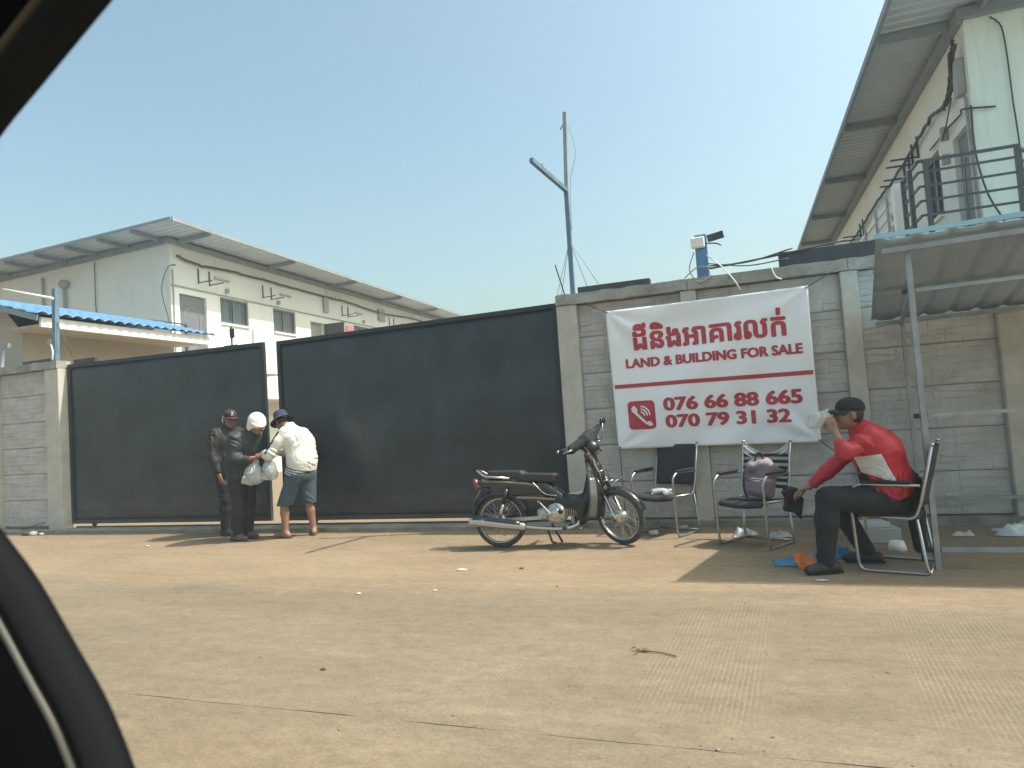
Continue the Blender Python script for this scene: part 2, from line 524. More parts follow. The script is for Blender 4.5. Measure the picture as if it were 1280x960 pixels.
def weather(m, kind):
    """rain streaks on plaster / splashed dust on the gate: stains with their own outline over the base colour"""
    nt = m.node_tree; N = nt.nodes; L = nt.links
    b = N['Principled BSDF']; src = b.inputs['Base Color'].links[0].from_socket
    geo = N.new('ShaderNodeNewGeometry')
    mp = N.new('ShaderNodeMapping'); mp.inputs['Scale'].default_value = (5, 5, 0.35) if kind == 'streak' else (1.6, 1.6, 2.2)
    L.new(geo.outputs['Position'], mp.inputs[0])
    n = N.new('ShaderNodeTexNoise'); n.inputs['Scale'].default_value = 1.3; n.inputs['Detail'].default_value = 7; n.inputs['Roughness'].default_value = 0.68
    L.new(mp.outputs[0], n.inputs['Vector'])
    r = N.new('ShaderNodeMapRange'); r.interpolation_type = 'SMOOTHSTEP'
    mx = N.new('ShaderNodeMix'); mx.data_type = 'RGBA'
    if kind == 'streak':
        r.inputs[1].default_value = 0.52; r.inputs[2].default_value = 0.78; r.inputs[4].default_value = 0.30
        L.new(n.outputs['Fac'], r.inputs[0]); L.new(r.outputs[0], mx.inputs[0])
        mx.inputs[7].default_value = (0.36, 0.35, 0.30, 1)
    else:
        sp = N.new('ShaderNodeSeparateXYZ'); L.new(geo.outputs['Position'], sp.inputs[0])
        a = N.new('ShaderNodeMath'); a.operation = 'MULTIPLY_ADD'; a.inputs[1].default_value = -1.1; a.inputs[2].default_value = 0.62     # more splashes low down
        L.new(sp.outputs['Z'], a.inputs[0])
        c = N.new('ShaderNodeMath'); c.operation = 'MAXIMUM'; c.inputs[1].default_value = -0.13; L.new(a.outputs[0], c.inputs[0])
        d = N.new('ShaderNodeMath'); d.operation = 'ADD'; L.new(c.outputs[0], d.inputs[0]); L.new(n.outputs['Fac'], d.inputs[1])
        r.inputs[1].default_value = 0.42; r.inputs[2].default_value = 1.15; r.inputs[4].default_value = 0.62
        L.new(d.outputs[0], r.inputs[0]); L.new(r.outputs[0], mx.inputs[0])
        mx.inputs[7].default_value = (0.085, 0.083, 0.075, 1)
    L.new(src, mx.inputs[6]); L.new(mx.outputs[2], b.inputs['Base Color'])


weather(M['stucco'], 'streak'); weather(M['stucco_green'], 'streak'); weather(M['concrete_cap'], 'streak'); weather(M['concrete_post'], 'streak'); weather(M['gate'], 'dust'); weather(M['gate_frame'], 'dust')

# ================================================================ GROUND AND ROAD
def ground_material(name, road):
    m = bpy.data.materials.new(name); m.use_nodes = True
    nt = m.node_tree; N = nt.nodes; L = nt.links
    b = N['Principled BSDF']; b.inputs['Roughness'].default_value = 0.9; b.inputs['Specular IOR Level'].default_value = 0.25
    tc = N.new('ShaderNodeNewGeometry')
    sep = N.new('ShaderNodeSeparateXYZ'); L.new(tc.outputs['Position'], sep.inputs[0])
    def noise(scale, detail=6, st=(1, 1, 1), rough=0.6):
        mp = N.new('ShaderNodeMapping'); mp.inputs['Scale'].default_value = st
        L.new(tc.outputs['Position'], mp.inputs[0])
        n = N.new('ShaderNodeTexNoise'); n.inputs['Scale'].default_value = scale; n.inputs['Detail'].default_value = detail; n.inputs['Roughness'].default_value = rough
        L.new(mp.outputs[0], n.inputs['Vector']); return n.outputs['Fac']
    def ramp(f, p0, p1, c0, c1):
        r = N.new('ShaderNodeValToRGB'); e = r.color_ramp.elements
        e[0].position = p0; e[1].position = p1; e[0].color = (*c0, 1); e[1].color = (*c1, 1)
        L.new(f, r.inputs[0]); return r.outputs[0]
    def mth(op, a, b_=None, c=None):
        n = N.new('ShaderNodeMath'); n.operation = op
        for i, x in enumerate((a, b_, c)):
            if x is None: continue
            if hasattr(x, 'links'): L.new(x, n.inputs[i])
            else: n.inputs[i].default_value = x
        return n.outputs[0]
    def mix(f, a, b_, bt='MIX'):
        n = N.new('ShaderNodeMix'); n.data_type = 'RGBA'; n.blend_type = bt
        if hasattr(f, 'links'): L.new(f, n.inputs[0])
        else: n.inputs[0].default_value = f
        L.new(a, n.inputs[6]); L.new(b_, n.inputs[7]); return n.outputs[2]
    def sstep(x, a, b_):
        n = N.new('ShaderNodeMapRange'); n.interpolation_type = 'SMOOTHSTEP'
        L.new(x, n.inputs[0]); n.inputs[1].default_value = a; n.inputs[2].default_value = b_; return n.outputs[0]
    tan = ramp(noise(1.1, 7, (0.6, 1.2, 1)), 0.3, 0.72, (0.255, 0.194, 0.121), (0.317, 0.251, 0.164))
    streak = ramp(noise(2.2, 8, (0.4, 2.0, 1), 0.7), 0.33, 0.70, (0.87, 0.87, 0.88), (1.07, 1.06, 1.05))
    speck = ramp(noise(60, 4, (1, 1, 1), 0.75), 0.28, 0.72, (0.74, 0.74, 0.74), (1.2, 1.2, 1.2))
    speck2 = ramp(noise(13, 8, (0.62, 1.15, 1), 0.8), 0.34, 0.66, (0.80, 0.80, 0.81), (1.13, 1.13, 1.12))
    grey = ramp(noise(0.9, 7, (0.3, 1.5, 1)), 0.3, 0.7, (0.182, 0.151, 0.102), (0.252, 0.208, 0.14))
    wob = mth('MULTIPLY', mth('SUBTRACT', noise(1.3, 5, (0.35, 1.0, 1)), 0.5), 1.6)
    yy = mth('ADD', sep.outputs['Y'], wob)
    near = sstep(yy, -3.35, -2.55)             # 1 = dusty verge
    base = mix(near, grey, tan)
    far = mth('MULTIPLY', sstep(yy, -5.0, -5.5), 0.7)                # the older slab nearest the camera, dustier
    oldc = ramp(noise(1.6, 8, (0.6, 1, 1)), 0.32, 0.7, (0.214, 0.168, 0.102), (0.276, 0.224, 0.143))
    base = mix(far, base, oldc)
    dim = N.new('ShaderNodeRGB'); dim.outputs[0].default_value = (0.885, 0.865, 0.885, 1)
    base = mix(1.0, base, dim.outputs[0], 'MULTIPLY'); base = mix(1.0, base, streak, 'MULTIPLY'); base = mix(1.0, base, speck, 'MULTIPLY'); base = mix(1.0, base, speck2, 'MULTIPLY')
    # old oil and tyre stains with their own outlines
    st = sstep(noise(3.2, 6, (0.35, 1.5, 1)), 0.63, 0.74)
    stc = ramp(noise(20), 0.2, 0.8, (0.62, 0.63, 0.66), (0.8, 0.8, 0.82))
    base = mix(mth('MULTIPLY', st, 0.75), base, mix(1.0, base, stc, 'MULTIPLY'))
    hgt = mth('ADD', mth('MULTIPLY', noise(30, 5), 0.5), mth('MULTIPLY', noise(140, 3), 0.35))
    if road:
        # brushed grooves cut across the slab in bands
        xs = mth('ADD', sep.outputs['X'], mth('MULTIPLY', mth('ADD', sep.outputs['Y'], 3.0), -0.07))
        xs = mth('ADD', xs, mth('MULTIPLY', mth('SUBTRACT', noise(1.2, 2), 0.5), 0.02))
        ln = mth('SINE', mth('MULTIPLY', xs, 2 * math.pi / 0.024))
        ln = sstep(ln, 0.1, 0.95)
        band = mth('SINE', mth('MULTIPLY', mth('ADD', xs, 0.215 + 0.3), 2 * math.pi / 1.2))
        band = sstep(band, -0.05, 0.25)
        brk = sstep(noise(3.5, 6, (1, 0.7, 1), 0.7), 0.30, 0.66)
        ymask = mth('MULTIPLY', sstep(sep.outputs['Y'], -4.95, -4.6), sstep(sep.outputs['X'], -2.6, -0.6))
        g = mth('MULTIPLY', mth('MULTIPLY', ln, band), mth('MULTIPLY', brk, ymask))
        lc = N.new('ShaderNodeRGB'); lc.outputs[0].default_value = (0.365, 0.302, 0.217, 1)
        base = mix(mth('MULTIPLY', g, 0.17), base, lc.outputs[0])
        hgt = mth('SUBTRACT', hgt, mth('MULTIPLY', g, 0.5))
    L.new(base, b.inputs['Base Color'])
    bp = N.new('ShaderNodeBump'); bp.inputs['Strength'].default_value = 0.35; bp.inputs['Distance'].default_value = 0.012
    L.new(hgt, bp.inputs['Height']); L.new(bp.outputs[0], b.inputs['Normal'])
    return m


M['ground'] = ground_material('dusty_ground', False)
M['road'] = ground_material('road_concrete', True)
g = MB().grid(lambda u, v: (-120 + 240 * u, -120 + 240 * v, 0), 8, 8, False).build('ground', M['ground'])
tag(g, kind='structure')
rd = MB().grid(lambda u, v: (-60 + 120 * u, -10.2 + 7.0 * v, 0.004), 12, 2, False).build('road', M['road'])
tag(rd, kind='structure')
slabs = {}
for row, (y0, y1) in enumerate(((-5.0775, -2.95), (-10.0, -5.081))):
    for k in range(-2, 3):
        if row not in slabs:
            bm = MB()
            nx, ny = 240, 6
            hx = 11.996
            def f(u, v, y0=y0, y1=y1):
                x = -hx + 2 * hx * u; y = (y1 - y0) * (v - 0.5)
                # chipped, slightly wandering slab edge
                if v in (0.0, 1.0): y += 0.009 * mnoise.noise(Vector((x * 3, v * 9, row))) + 0.004 * mnoise.noise(Vector((x * 14, v * 9, row)))
                return (x, y, 0)
            bm.grid(f, nx, ny, False, thick=(0, 0, 0.006))
            slabs[row] = bm.mesh('slab'); slabs[row].materials.append(M['road'])
        o = bpy.data.objects.new('slab', slabs[row]); col.objects.link(o)
        o.location = (-2.17 + 3.0 + 24 * k, (y0 + y1) / 2, 0.0085); o.parent = rd

# concrete threshold that carries the gate track
cb = MB()
def curbf(u, v):
    x = -14.5 + 12.6 * u
    return (x, -0.26 + 0.012 * mnoise.noise(Vector((x * 1.7, 0, 3))) + 0.36 * v, 0.045 + 0.008 * mnoise.noise(Vector((x * 2.3, v * 3, 1))))
cb.grid(curbf, 90, 4, False, thick=(0, 0, -0.05))
o = cb.build('gate_threshold', M['curb']); tag(o, kind='structure')
cb = MB()
cb.grid(lambda u, v: (-2.0 + 6.5 * u, -0.2 + 0.3 * v + 0.012 * mnoise.noise(Vector((u * 20, v, 5))), 0.07 + 0.006 * mnoise.noise(Vector((u * 30, v * 3, 2)))), 40, 4, False, thick=(0, 0, -0.075))
o = cb.build('wall_footing', M['curb']); tag(o, kind='structure')
tr = MB().box2((-10.3, 0.03, 0.05), (-2.1, 0.07, 0.066)).build('gate_track', M['dark_steel'])
tag(tr, 'thin dark steel floor track under the black gate', 'track')


# ================================================================ BOUNDARY WALLS OF PRECAST PANELS
def panel_mesh(w, h, seed):
    rr = random.Random(seed)
    b = MB()
    b.box2((-w / 2, 0, 0), (w / 2, 0.05, h))
    rows = 6
    ncol = 8
    # wandering course lines, as cast in the mould
    lines = []
    for r in range(rows + 1):
        ln = []
        for c in range(ncol + 1):
            z = h * r / rows
            if 0 < r < rows: z += rr.uniform(-0.024, 0.024)
            ln.append(min(max(z, 0.006), h - 0.006))
        lines.append(ln)
    for r in range(rows):
        c = 0
        while c < ncol:
            n = min(rr.choice((1, 2, 2, 3)), ncol - c)
            xa = -w / 2 + w * c / ncol; xb = -w / 2 + w * (c + n) / ncol
            sa = rr.uniform(-0.03, 0.03) if c > 0 else 0; g_ = 0.003
            z00, z01 = lines[r][c], lines[r][c + n]
            z10, z11 = lines[r + 1][c], lines[r + 1][c + n]
            d = rr.uniform(0.003, 0.009)
            O = [Vector((xa + g_, 0, z00 + g_)), Vector((xb - g_, 0, z01 + g_)), Vector((xb - g_, 0, z11 - g_)), Vector((xa + g_, 0, z10 - g_))]
            cen = sum(O, Vector()) / 4
            I = []
            for p in O:
                q = p + (cen - p).normalized() * 0.012
                q.y = -d + rr.uniform(-0.0035, 0.0035)
                I.append(q)
            for p in O: p.y = 0.001
            b.add(O + I, [(0, 1, 5, 4), (1, 2, 6, 5), (2, 3, 7, 6), (3, 0, 4, 7), (4, 5, 6, 7)])
            c += n
    return b


JZ = [0.085, 0.515, 0.945, 1.375, 1.795, 2.235, 2.625]
panel_cache = {}


def wall_run(label, posts, front):
    """posts: (x, width)"""
    t = empty('boundary_wall', ((posts[0][0] + posts[-1][0]) / 2, 0, 0), 0, label, 'wall')
    ox = t.location.x
    for i, (x, w) in enumerate(posts):
        p = MB().bbox((x - w / 2, -0.115, 0.03), (x + w / 2, 0.09, 2.625), 0.008)
        o = p.build('post', M['concrete_post'], t); o.location.x = -ox
    for i in range(len(posts) - 1):
        xa = posts[i][0] + posts[i][1] / 2; xb = posts[i + 1][0] - posts[i + 1][1] / 2
        w = round(xb - xa - 0.004, 3)
        for r in range(6):
            h = round(JZ[r + 1] - JZ[r] - 0.007, 3)
            var = rnd.randrange(3)
            key = (w, h, var)
            if key not in panel_cache:
                me = panel_mesh(w, h, hash((i, r, var)) & 0xffff).mesh('panel')
                me.materials.append(M['concrete_panel'])
                panel_cache[key] = me
            o = bpy.data.objects.new('panel', panel_cache[key]); col.objects.link(o); o.parent = t
            o.location = ((xa + xb) / 2 - ox, -0.03 + rnd.uniform(-0.006, 0.006), JZ[r])
            o.rotation_euler = (rnd.uniform(-0.006, 0.006), 0, 0)
        # unseen backing added to block sun leaking through the panel gaps
        o = MB().box2((xa + 0.001, 0.03, 0.04), (xb - 0.001, 0.075, 2.62)).build('gap_light_block', M['concrete_panel'], t); o.location.x = -ox
    # coping pieces, one per bay
    for i in range(len(posts) - 1):
        xa = posts[i][0] - (posts[i][1] / 2 if i == 0 else 0); xb = posts[i + 1][0] + (posts[i + 1][1] / 2 if i == len(posts) - 2 else 0)
        b = MB()
        sd = i * 7.3 + ox
        def cf(u, v, xa=xa, xb=xb, sd=sd):
            return (xa + 0.003 + (xb - xa - 0.006) * u, -0.135 + 0.245 * v + 0.004 * mnoise.noise(Vector((u * 12 + sd, v, 0))), 2.75 + 0.012 * mnoise.noise(Vector((u * 9 + sd, v * 2, 4))))
        b.grid(cf, 26, 3, False, thick=(0, 0, -0.122))
        o = b.build('coping', M['concrete_cap'], t); o.location.x = -ox
    return t


WR = wall_run('grey precast concrete wall behind the banner and the chairs', [(-1.93, 0.245), (-0.52, 0.17), (1.105, 0.165), (2.46, 0.19), (3.85, 0.19)], True)
WL = wall_run('short grey precast concrete wall left of the black gate', [(-13.4, 0.2), (-11.97, 0.2), (-10.56, 0.31)], True)
for (par, a, b_) in ((WR, (-1.80, 0.0, 2.762), (-0.94, 0.13, 2.845)), (WR, (0.46, -0.02, 2.764), (1.42, 0.12, 2.93)), (WL, (-11.42, 0.03, 2.764), (-10.72, 0.16, 2.83))):
    m_ = MB().bbox(a, b_, 0.006).build('steel_beam', M['dark_steel'], par); m_.location.x = -par.location.x
mb = MB().box2((-10.38, 0.14, 2.70), (-9.9, 0.2, 2.775)).build('steel_beam', M['dark_steel'], WL); mb.location.x = -WL.location.x


# ================================================================ BLACK SLIDING GATES
def gate(x0, x1, ztl, ztr, y, label, nsheet):
    t = empty('sliding_gate', ((x0 + x1) / 2, y, 0.0), 0, label, 'gate', 'black sheet steel gate leaves')
    ox = (x0 + x1) / 2
    zb = 0.105
    zt = lambda x: ztl + (ztr - ztl) * (x - x0) / (x1 - x0)
    for i in range(nsheet):
        a = x0 + (x1 - x0) * i / nsheet + 0.002; b_ = x0 + (x1 - x0) * (i + 1) / nsheet - 0.002
        b = MB()
        sd = i * 5.1 + x0
        def f(u, v, a=a, b_=b_, sd=sd):
            x = a + (b_ - a) * u; z = zb + 0.02 + (zt(x) - zb - 0.03) * v
            return (x - ox, 0.012 * mnoise.noise(Vector((x * 0.9, z * 1.1, sd))) * min(1, 6 * u, 6 * (1 - u)), z)
        b.grid(f, 40, 20, True, thick=(0, 0.004, 0))
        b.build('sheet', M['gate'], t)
    for nm, a, b_ in (('top_rail', (x0, ztl), (x1, ztr)), ('bottom_rail', (x0, zb + 0.03), (x1, zb + 0.03)), ('stile', (x0 + 0.025, zb + 0.058), (x0 + 0.025, ztl - 0.028)), ('stile', (x1 - 0.025, zb + 0.058), (x1 - 0.025, ztr - 0.028))):
        MB().bar((a[0] - ox, 0.005, a[1]), (b_[0] - ox, 0.005, b_[1]), 0.05, 0.055).build(nm, M['gate_frame'], t)
    MB().bar((x0 + 0.06 - ox, -0.003, 0.30), (x1 - 0.06 - ox, -0.003, 0.30), 0.03, 0.04).build('weld_seam', M['gate_frame'], t)
    for fx in (0.12, 0.88):
        x = x0 + (x1 - x0) * fx - ox
        MB().lathe([(0.001, -0.02), (0.035, -0.02), (0.04, -0.008), (0.04, 0.008), (0.035, 0.02), (0.001, 0.02)], (x, 0, 0.105), (0, 1, 0), 16).build('roller', M['dark_steel'], t)
    return t


gate(-10.385, -6.47, 2.66, 2.635, 0.05, 'left leaf of the black steel gate, beside the concrete wall end', 1)
gate(-6.24, -2.075, 2.62, 2.665, 0.05, 'right leaf of the black steel gate, behind the motorcycle', 1)


# ================================================================ BUILDINGS
def wall_holes(b, a0, a1, z0, z1, holes, P, thick):
    """wall panel in (a,z) with rectangular openings; P maps (a, depth, z) to a point"""
    A = sorted({a0, a1, *[h[0] for h in holes], *[h[1] for h in holes]})
    Z = sorted({z0, z1, *[h[2] for h in holes], *[h[3] for h in holes]})
    for i in range(len(A) - 1):
        for j in range(len(Z) - 1):
            ca, cz = (A[i] + A[i + 1]) / 2, (Z[j] + Z[j + 1]) / 2
            inside = any(h[0] < ca < h[1] and h[2] < cz < h[3] for h in holes)
            if inside: continue
            q = [P(A[i], 0, Z[j]), P(A[i + 1], 0, Z[j]), P(A[i + 1], 0, Z[j + 1]), P(A[i], 0, Z[j + 1])]
            b.add(q, [(0, 1, 2, 3)])
    for h in holes:
        q = [P(h[0], 0, h[2]), P(h[1], 0, h[2]), P(h[1], 0, h[3]), P(h[0], 0, h[3])]
        r = [P(h[0], thick, h[2]), P(h[1], thick, h[2]), P(h[1], thick, h[3]), P(h[0], thick, h[3])]
        b.add(q + r, [(0, 1, 5, 4), (1, 2, 6, 5), (2, 3, 7, 6), (3, 0, 4, 7)])
    return b


def corr(b, ax0, ax1, ay0, ay1, z, per=0.2, amp=0.022, th=-0.012):
    """corrugated sheet with ribs running along x; z(x)"""
    n = int((ay1 - ay0) / per)
    prof = []
    for i in range(n):
        y = ay0 + i * per
        prof += [(y, 0), (y + 0.62 * per, 0), (y + 0.72 * per, amp), (y + 0.9 * per, amp)]
    prof.append((ay0 + n * per, 0))
    vs = []; fs = []
    m = len(prof)
    for x in (ax0, ax1):
        for (y, d) in prof:
            vs.append(Vector((x, y, z(x) + d)))
    for (x) in (ax0, ax1):
        for (y, d) in prof:
            vs.append(Vector((x, y, z(x) + d + th)))
    for i in range(m - 1):
        fs += [(i, i + 1, m + i + 1, m + i), (2 * m + i, 3 * m + i, 3 * m + i + 1, 2 * m + i + 1), (i, 2 * m + i, 2 * m + i + 1, i + 1), (m + i, m + i + 1, 3 * m + i + 1, 3 * m + i)]
    fs += [(0, m, 3 * m, 2 * m), (m - 1, 3 * m - 1, 4 * m - 1, 2 * m - 1)]
    return b.add(vs, fs)


def window(t, sx, y0, y1, z0, z1, curtain, open_frac=0.5):
    w = MB()
    for (a, c) in (((y0, z0), (y1, z0 + 0.05)), ((y0, z1 - 0.05), (y1, z1)), ((y0, z0 + 0.05), (y0 + 0.05, z1 - 0.05)), ((y1 - 0.05, z0 + 0.05), (y1, z1 - 0.05))):
        w.box2((-0.11 * sx, a[0], a[1]), (-0.04 * sx, c[0], c[1]))
    ym = (y0 + y1) / 2
    w.box2((-0.10 * sx, ym - 0.025, z0 + 0.05), (-0.045 * sx, ym + 0.025, z1 - 0.05))
    o = w.build('window', M['winframe'], t)
    for (a, c) in ((y0 + 0.05, ym - 0.025), (ym + 0.025, y1 - 0.05)):
        MB().box2((-0.085 * sx, a, z0 + 0.05), (-0.079 * sx, c, z1 - 0.05)).build('pane', M['pane'], o)
        cu = MB()
        cu.grid(lambda u, v, a=a, c=c: (sx * (-0.19 + 0.02 * math.sin(u * 34 + a)), a + (c - a) * u, z0 + 0.02 + (z1 - z0 - 0.04) * v), 30, 1, True)
        cu.build('curtain', curtain, o)
    MB().box2((-0.2 * sx, y0 - 0.003, z0 - 0.06), (0.05 * sx, y1 + 0.003, z0 - 0.002)).build('sill', M['stucco'], o)
    # dark room behind
    rm = MB().box2((-0.9 * sx, y0 - 0.1, z0 - 0.1), (-0.86 * sx, y1 + 0.1, z1 + 0.1)).build('room_wall', M['door_grey'], o)
    return o


def ac_bracket(t, sx, y, z, s=1.0):
    for dy in (0, 0.42 * s):
        b = MB()
        b.bar((0.02 * sx, y + dy, z), (0.02 * sx, y + dy, z + 0.42 * s), 0.03)
        b.bar((0.034 * sx, y + dy, z + 0.02), (0.5 * s * sx, y + dy, z + 0.03), 0.028)
        b.build('air_conditioner_bracket', M['railing'], t)


def railing(t, pts, zb, zt, rails, m, name='railing', r=0.022, posts=None):
    o = None
    for i, p in enumerate(posts if posts is not None else pts):
        b = MB().bar((p[0], p[1], zb), (p[0], p[1], zt + 0.01), 0.05)
        if i == 0: o = b.build(name, m, t)
        else: b.build('baluster_post', m, o)
    for z in rails:
        b = MB()
        for i in range(len(pts) - 1):
            b.bar((pts[i][0], pts[i][1], z), (pts[i + 1][0], pts[i + 1][1], z), 0.032 if z == rails[0] else 0.024)
        b.build('rail', m, o)
    return o


def long_building(loc, rz, sx, label, ztop, zeave, ov, ovf, L, W, floor, beamsp, feats, slope, fmat, smat):
    """two-storey block; local y runs along the long side, side wall on x=0 facing sx"""
    t = empty('two_storey_block', loc, rz, label, 'building')
    holes = [(f[1], f[2], f[3], f[4]) for f in feats if f[0] in 'wdo']
    b = MB()
    wall_holes(b, 0, L, floor - 0.25, ztop, holes, lambda a, d, z: Vector((-d * sx, a, z)), 0.2)
    b.build('wall', smat, t)
    zl = lambda x: zeave - slope * (ov - x * sx)
    b = MB()
    zw = lambda x: ztop - slope * (-x * sx)
    b.add([(0, -0.002, floor - 0.25), (-W * sx, -0.002, 0), (-W * sx, -0.002, zw(-W * sx)), (0, -0.002, ztop)], [(0, 1, 2, 3)])
    b.add([(0, -0.002, floor - 0.25), (-1.2 * sx, -0.002, floor - 0.25), (-1.2 * sx, -0.002, 0), (-W * sx, -0.002, 0)], [(0, 1, 2, 3)])
    b.add([(-W * sx, 0, 0), (-W * sx, L, 0), (-W * sx, L, zw(-W * sx)), (-W * sx, 0, zw(-W * sx))], [(0, 1, 2, 3)])
    b.add([(0, L, floor - .25), (-W * sx, L, 0), (-W * sx, L, zw(-W * sx)), (0, L, ztop)], [(0, 1, 2, 3)])
    b.build('end_wall', fmat, t)
    # ground floor set back under the upper floor
    b = MB()
    b.add([(-1.2 * sx, 0, 0), (-1.2 * sx, L, 0), (-1.2 * sx, L, floor - 0.25), (-1.2 * sx, 0, floor - 0.25)], [(0, 1, 2, 3)])
    b.build('ground_floor_wall', smat, t)
    MB().box2((-1.25 * sx, 0.001, floor - 0.3), (0.012 * sx, L, floor - 0.251)).build('floor_slab', M['stucco'], t)
    for k in range(int(L / 3.4)):
        d = MB().bbox((-1.19 * sx, 1.3 + 3.4 * k, 0.02), (-1.13 * sx, 2.2 + 3.4 * k, 2.0), 0.01).build('door', M['white_paint'], t)
        MB().box2((-1.128 * sx, 2.08 + 3.4 * k, 0.95), (-1.09 * sx, 2.12 + 3.4 * k, 1.05)).build('handle', M['dark_steel'], d)
    # roof
    roof = corr(MB(), -(W + 0.8) * sx, ov * sx, -ovf, L + 0.8, zl).build('roof', M['soffit'], t)
    b = MB()
    b.bar((ov * sx, -ovf, zeave - 0.03), (ov * sx, L + 0.8, zeave - 0.03), 0.05, 0.10).build('eave_beam', M['purlin'], roof)
    MB().bar((0.06 * sx, -0.06, zl(0) - 0.14), (0.06 * sx, L, zl(0) - 0.14), 0.10, 0.13).build('wall_plate', M['purlin'], roof)
    MB().bar((0.1 * sx, -0.07, zl(0) - 0.12), (-W * sx, -0.07, zl(-W * sx) - 0.12), 0.10, 0.13).build('wall_plate', M['purlin'], roof)
    y = 0.25
    while y < L:
        MB().bar((0.112 * sx, y, zl(0) - 0.10), ((ov - 0.03) * sx, y, zl(ov * sx) - 0.085), 0.06, 0.12).build('rafter', M['purlin'], roof)
        y += beamsp
    x = 0.18
    while x < W:
        MB().bar((-x * sx, -ovf + 0.02, zl(-x * sx) - 0.085), (-x * sx, -0.122, zl(-x * sx) - 0.085), 0.06, 0.10).build('purlin', M['purlin'], roof)
        x += 1.13
    MB().bar((ov * sx, -ovf - 0.03, zl(ov * sx) - 0.02), (-(W + 0.8) * sx, -ovf - 0.03, zl(-(W + 0.8) * sx) - 0.02), 0.03, 0.07).build('verge_beam', M['purlin'], roof)
    for f in feats:
        k = f[0]
        if k == 'w':
            window(t, sx, f[1], f[2], f[3], f[4], M[f[5]])
        elif k == 'd':
            d = MB().bbox((-0.13 * sx, f[1] + 0.02, f[3]), (-0.07 * sx, f[2] - 0.02, f[4] - 0.02), 0.008).build('door', M['door_grey'], t)
            fr = MB()
            yc = (f[1] + f[2]) / 2; hw = (f[2] - f[1]) * 0.28
            pts = [(-0.062 * sx, yc - hw, f[3] + 0.3), (-0.062 * sx, yc - hw, f[4] - 0.6)] + [(-0.062 * sx, yc - hw * math.cos(a * math.pi / 6), f[4] - 0.6 + 0.25 * math.sin(a * math.pi / 6)) for a in range(1, 6)] + [(-0.062 * sx, yc + hw, f[4] - 0.6), (-0.062 * sx, yc + hw, f[3] + 0.3)]
            fr.tube(pts, 0.012, 6); fr.build('panel_moulding', M['galv'], d)
        elif k == 'o':
            d = MB().box2((-0.19 * sx, f[1], f[3]), (-0.15 * sx, f[2], f[4])).build('door', M['curtain2'], t)
            MB().bbox((0.01 * sx, f[2] - 0.03, f[3]), (0.85 * sx, f[2] + 0.02, f[4] - 0.02), 0.006).build('open_leaf', M['dark_steel'], d)
        elif k == 'a':
            ac_bracket(t, sx, f[1], f[2], f[3])
        elif k == 't':   # tube lamp on the wall
            MB().bbox((0.004 * sx, f[1], f[2]), (0.05 * sx, f[1] + 0.6, f[2] + 0.06), 0.01).build('tube_lamp', M['cable_grey'], t)
        elif k == 'm':   # small meter box
            MB().bbox((0.004 * sx, f[1], f[2]), (0.1 * sx, f[1] + f[3], f[2] + f[4]), 0.008).build('meter_box', M['cable_grey'], t)
        elif k == 'r':
            MB().bbox((0.3 * sx, f[1], f[2]), (0.34 * sx, f[1] + f[3], f[2] + f[4]), 0.006).build('red_board', M['door_red'], t)
    return t


K = 1.3
def zz(z): return 1.33 + (z - 1.33) * K
lb_feats = [
    ('d', 0.29, 1.28, 2.80, zz(4.43)), ('w', 1.83, 3.04, zz(3.94), zz(4.53), 'curtain'), ('w', 4.24, 5.42, zz(3.93), zz(4.53), 'curtain2'),
    ('o', 6.29, 7.14, 2.85, zz(4.38)), ('w', 9.2, 10.4, zz(3.93), zz(4.53), 'curtain'), ('w', 11.9, 13.1, zz(3.93), zz(4.53), 'curtain2'),
    ('a', 1.0, zz(4.72), 1.0), ('a', 3.75, zz(4.72), 1.0), ('a', 8.4, zz(4.72), 1.0), ('a', 12.2, zz(4.72), 1.0),
    ('t', 1.62, zz(4.9), 0), ('t', 4.6, zz(4.9), 0), ('t', 9.3, zz(4.9), 0), ('t', 13.3, zz(4.9), 0),
    ('m', 2.05, zz(4.64), 0.09, 0.13), ('m', 4.45, zz(4.64), 0.09, 0.13), ('m', 7.1, zz(4.72), 0.28, 0.55), ('m', 11.2, zz(4.85), 0.5, 0.5), ('m', 9.9, zz(4.64), 0.09, 0.13),
    ('r', 8.12, 3.6, 0.55, 1.7)]
LB = long_building((-14.35, 5.97, 0), R(1.48), 1, 'long white two-storey block with grey metal eaves behind the black gate', zz(5.47), 6.90, 1.19, 1.07, 24, 7.0, 2.77, 3.7, lb_feats, 0.04, M['stucco'], M['stucco'])


def wire(name, pts, r, m, parent=None, n=6, jitter=0.0, seed=0):
    P = smoothpath(pts, 8)
    if jitter:
        P = [p + Vector((0, 0, jitter * mnoise.noise(Vector((i * 0.6, seed, 0))))) for i, p in enumerate(P)]
    return MB().tube(P, r, n).build(name, m, parent)


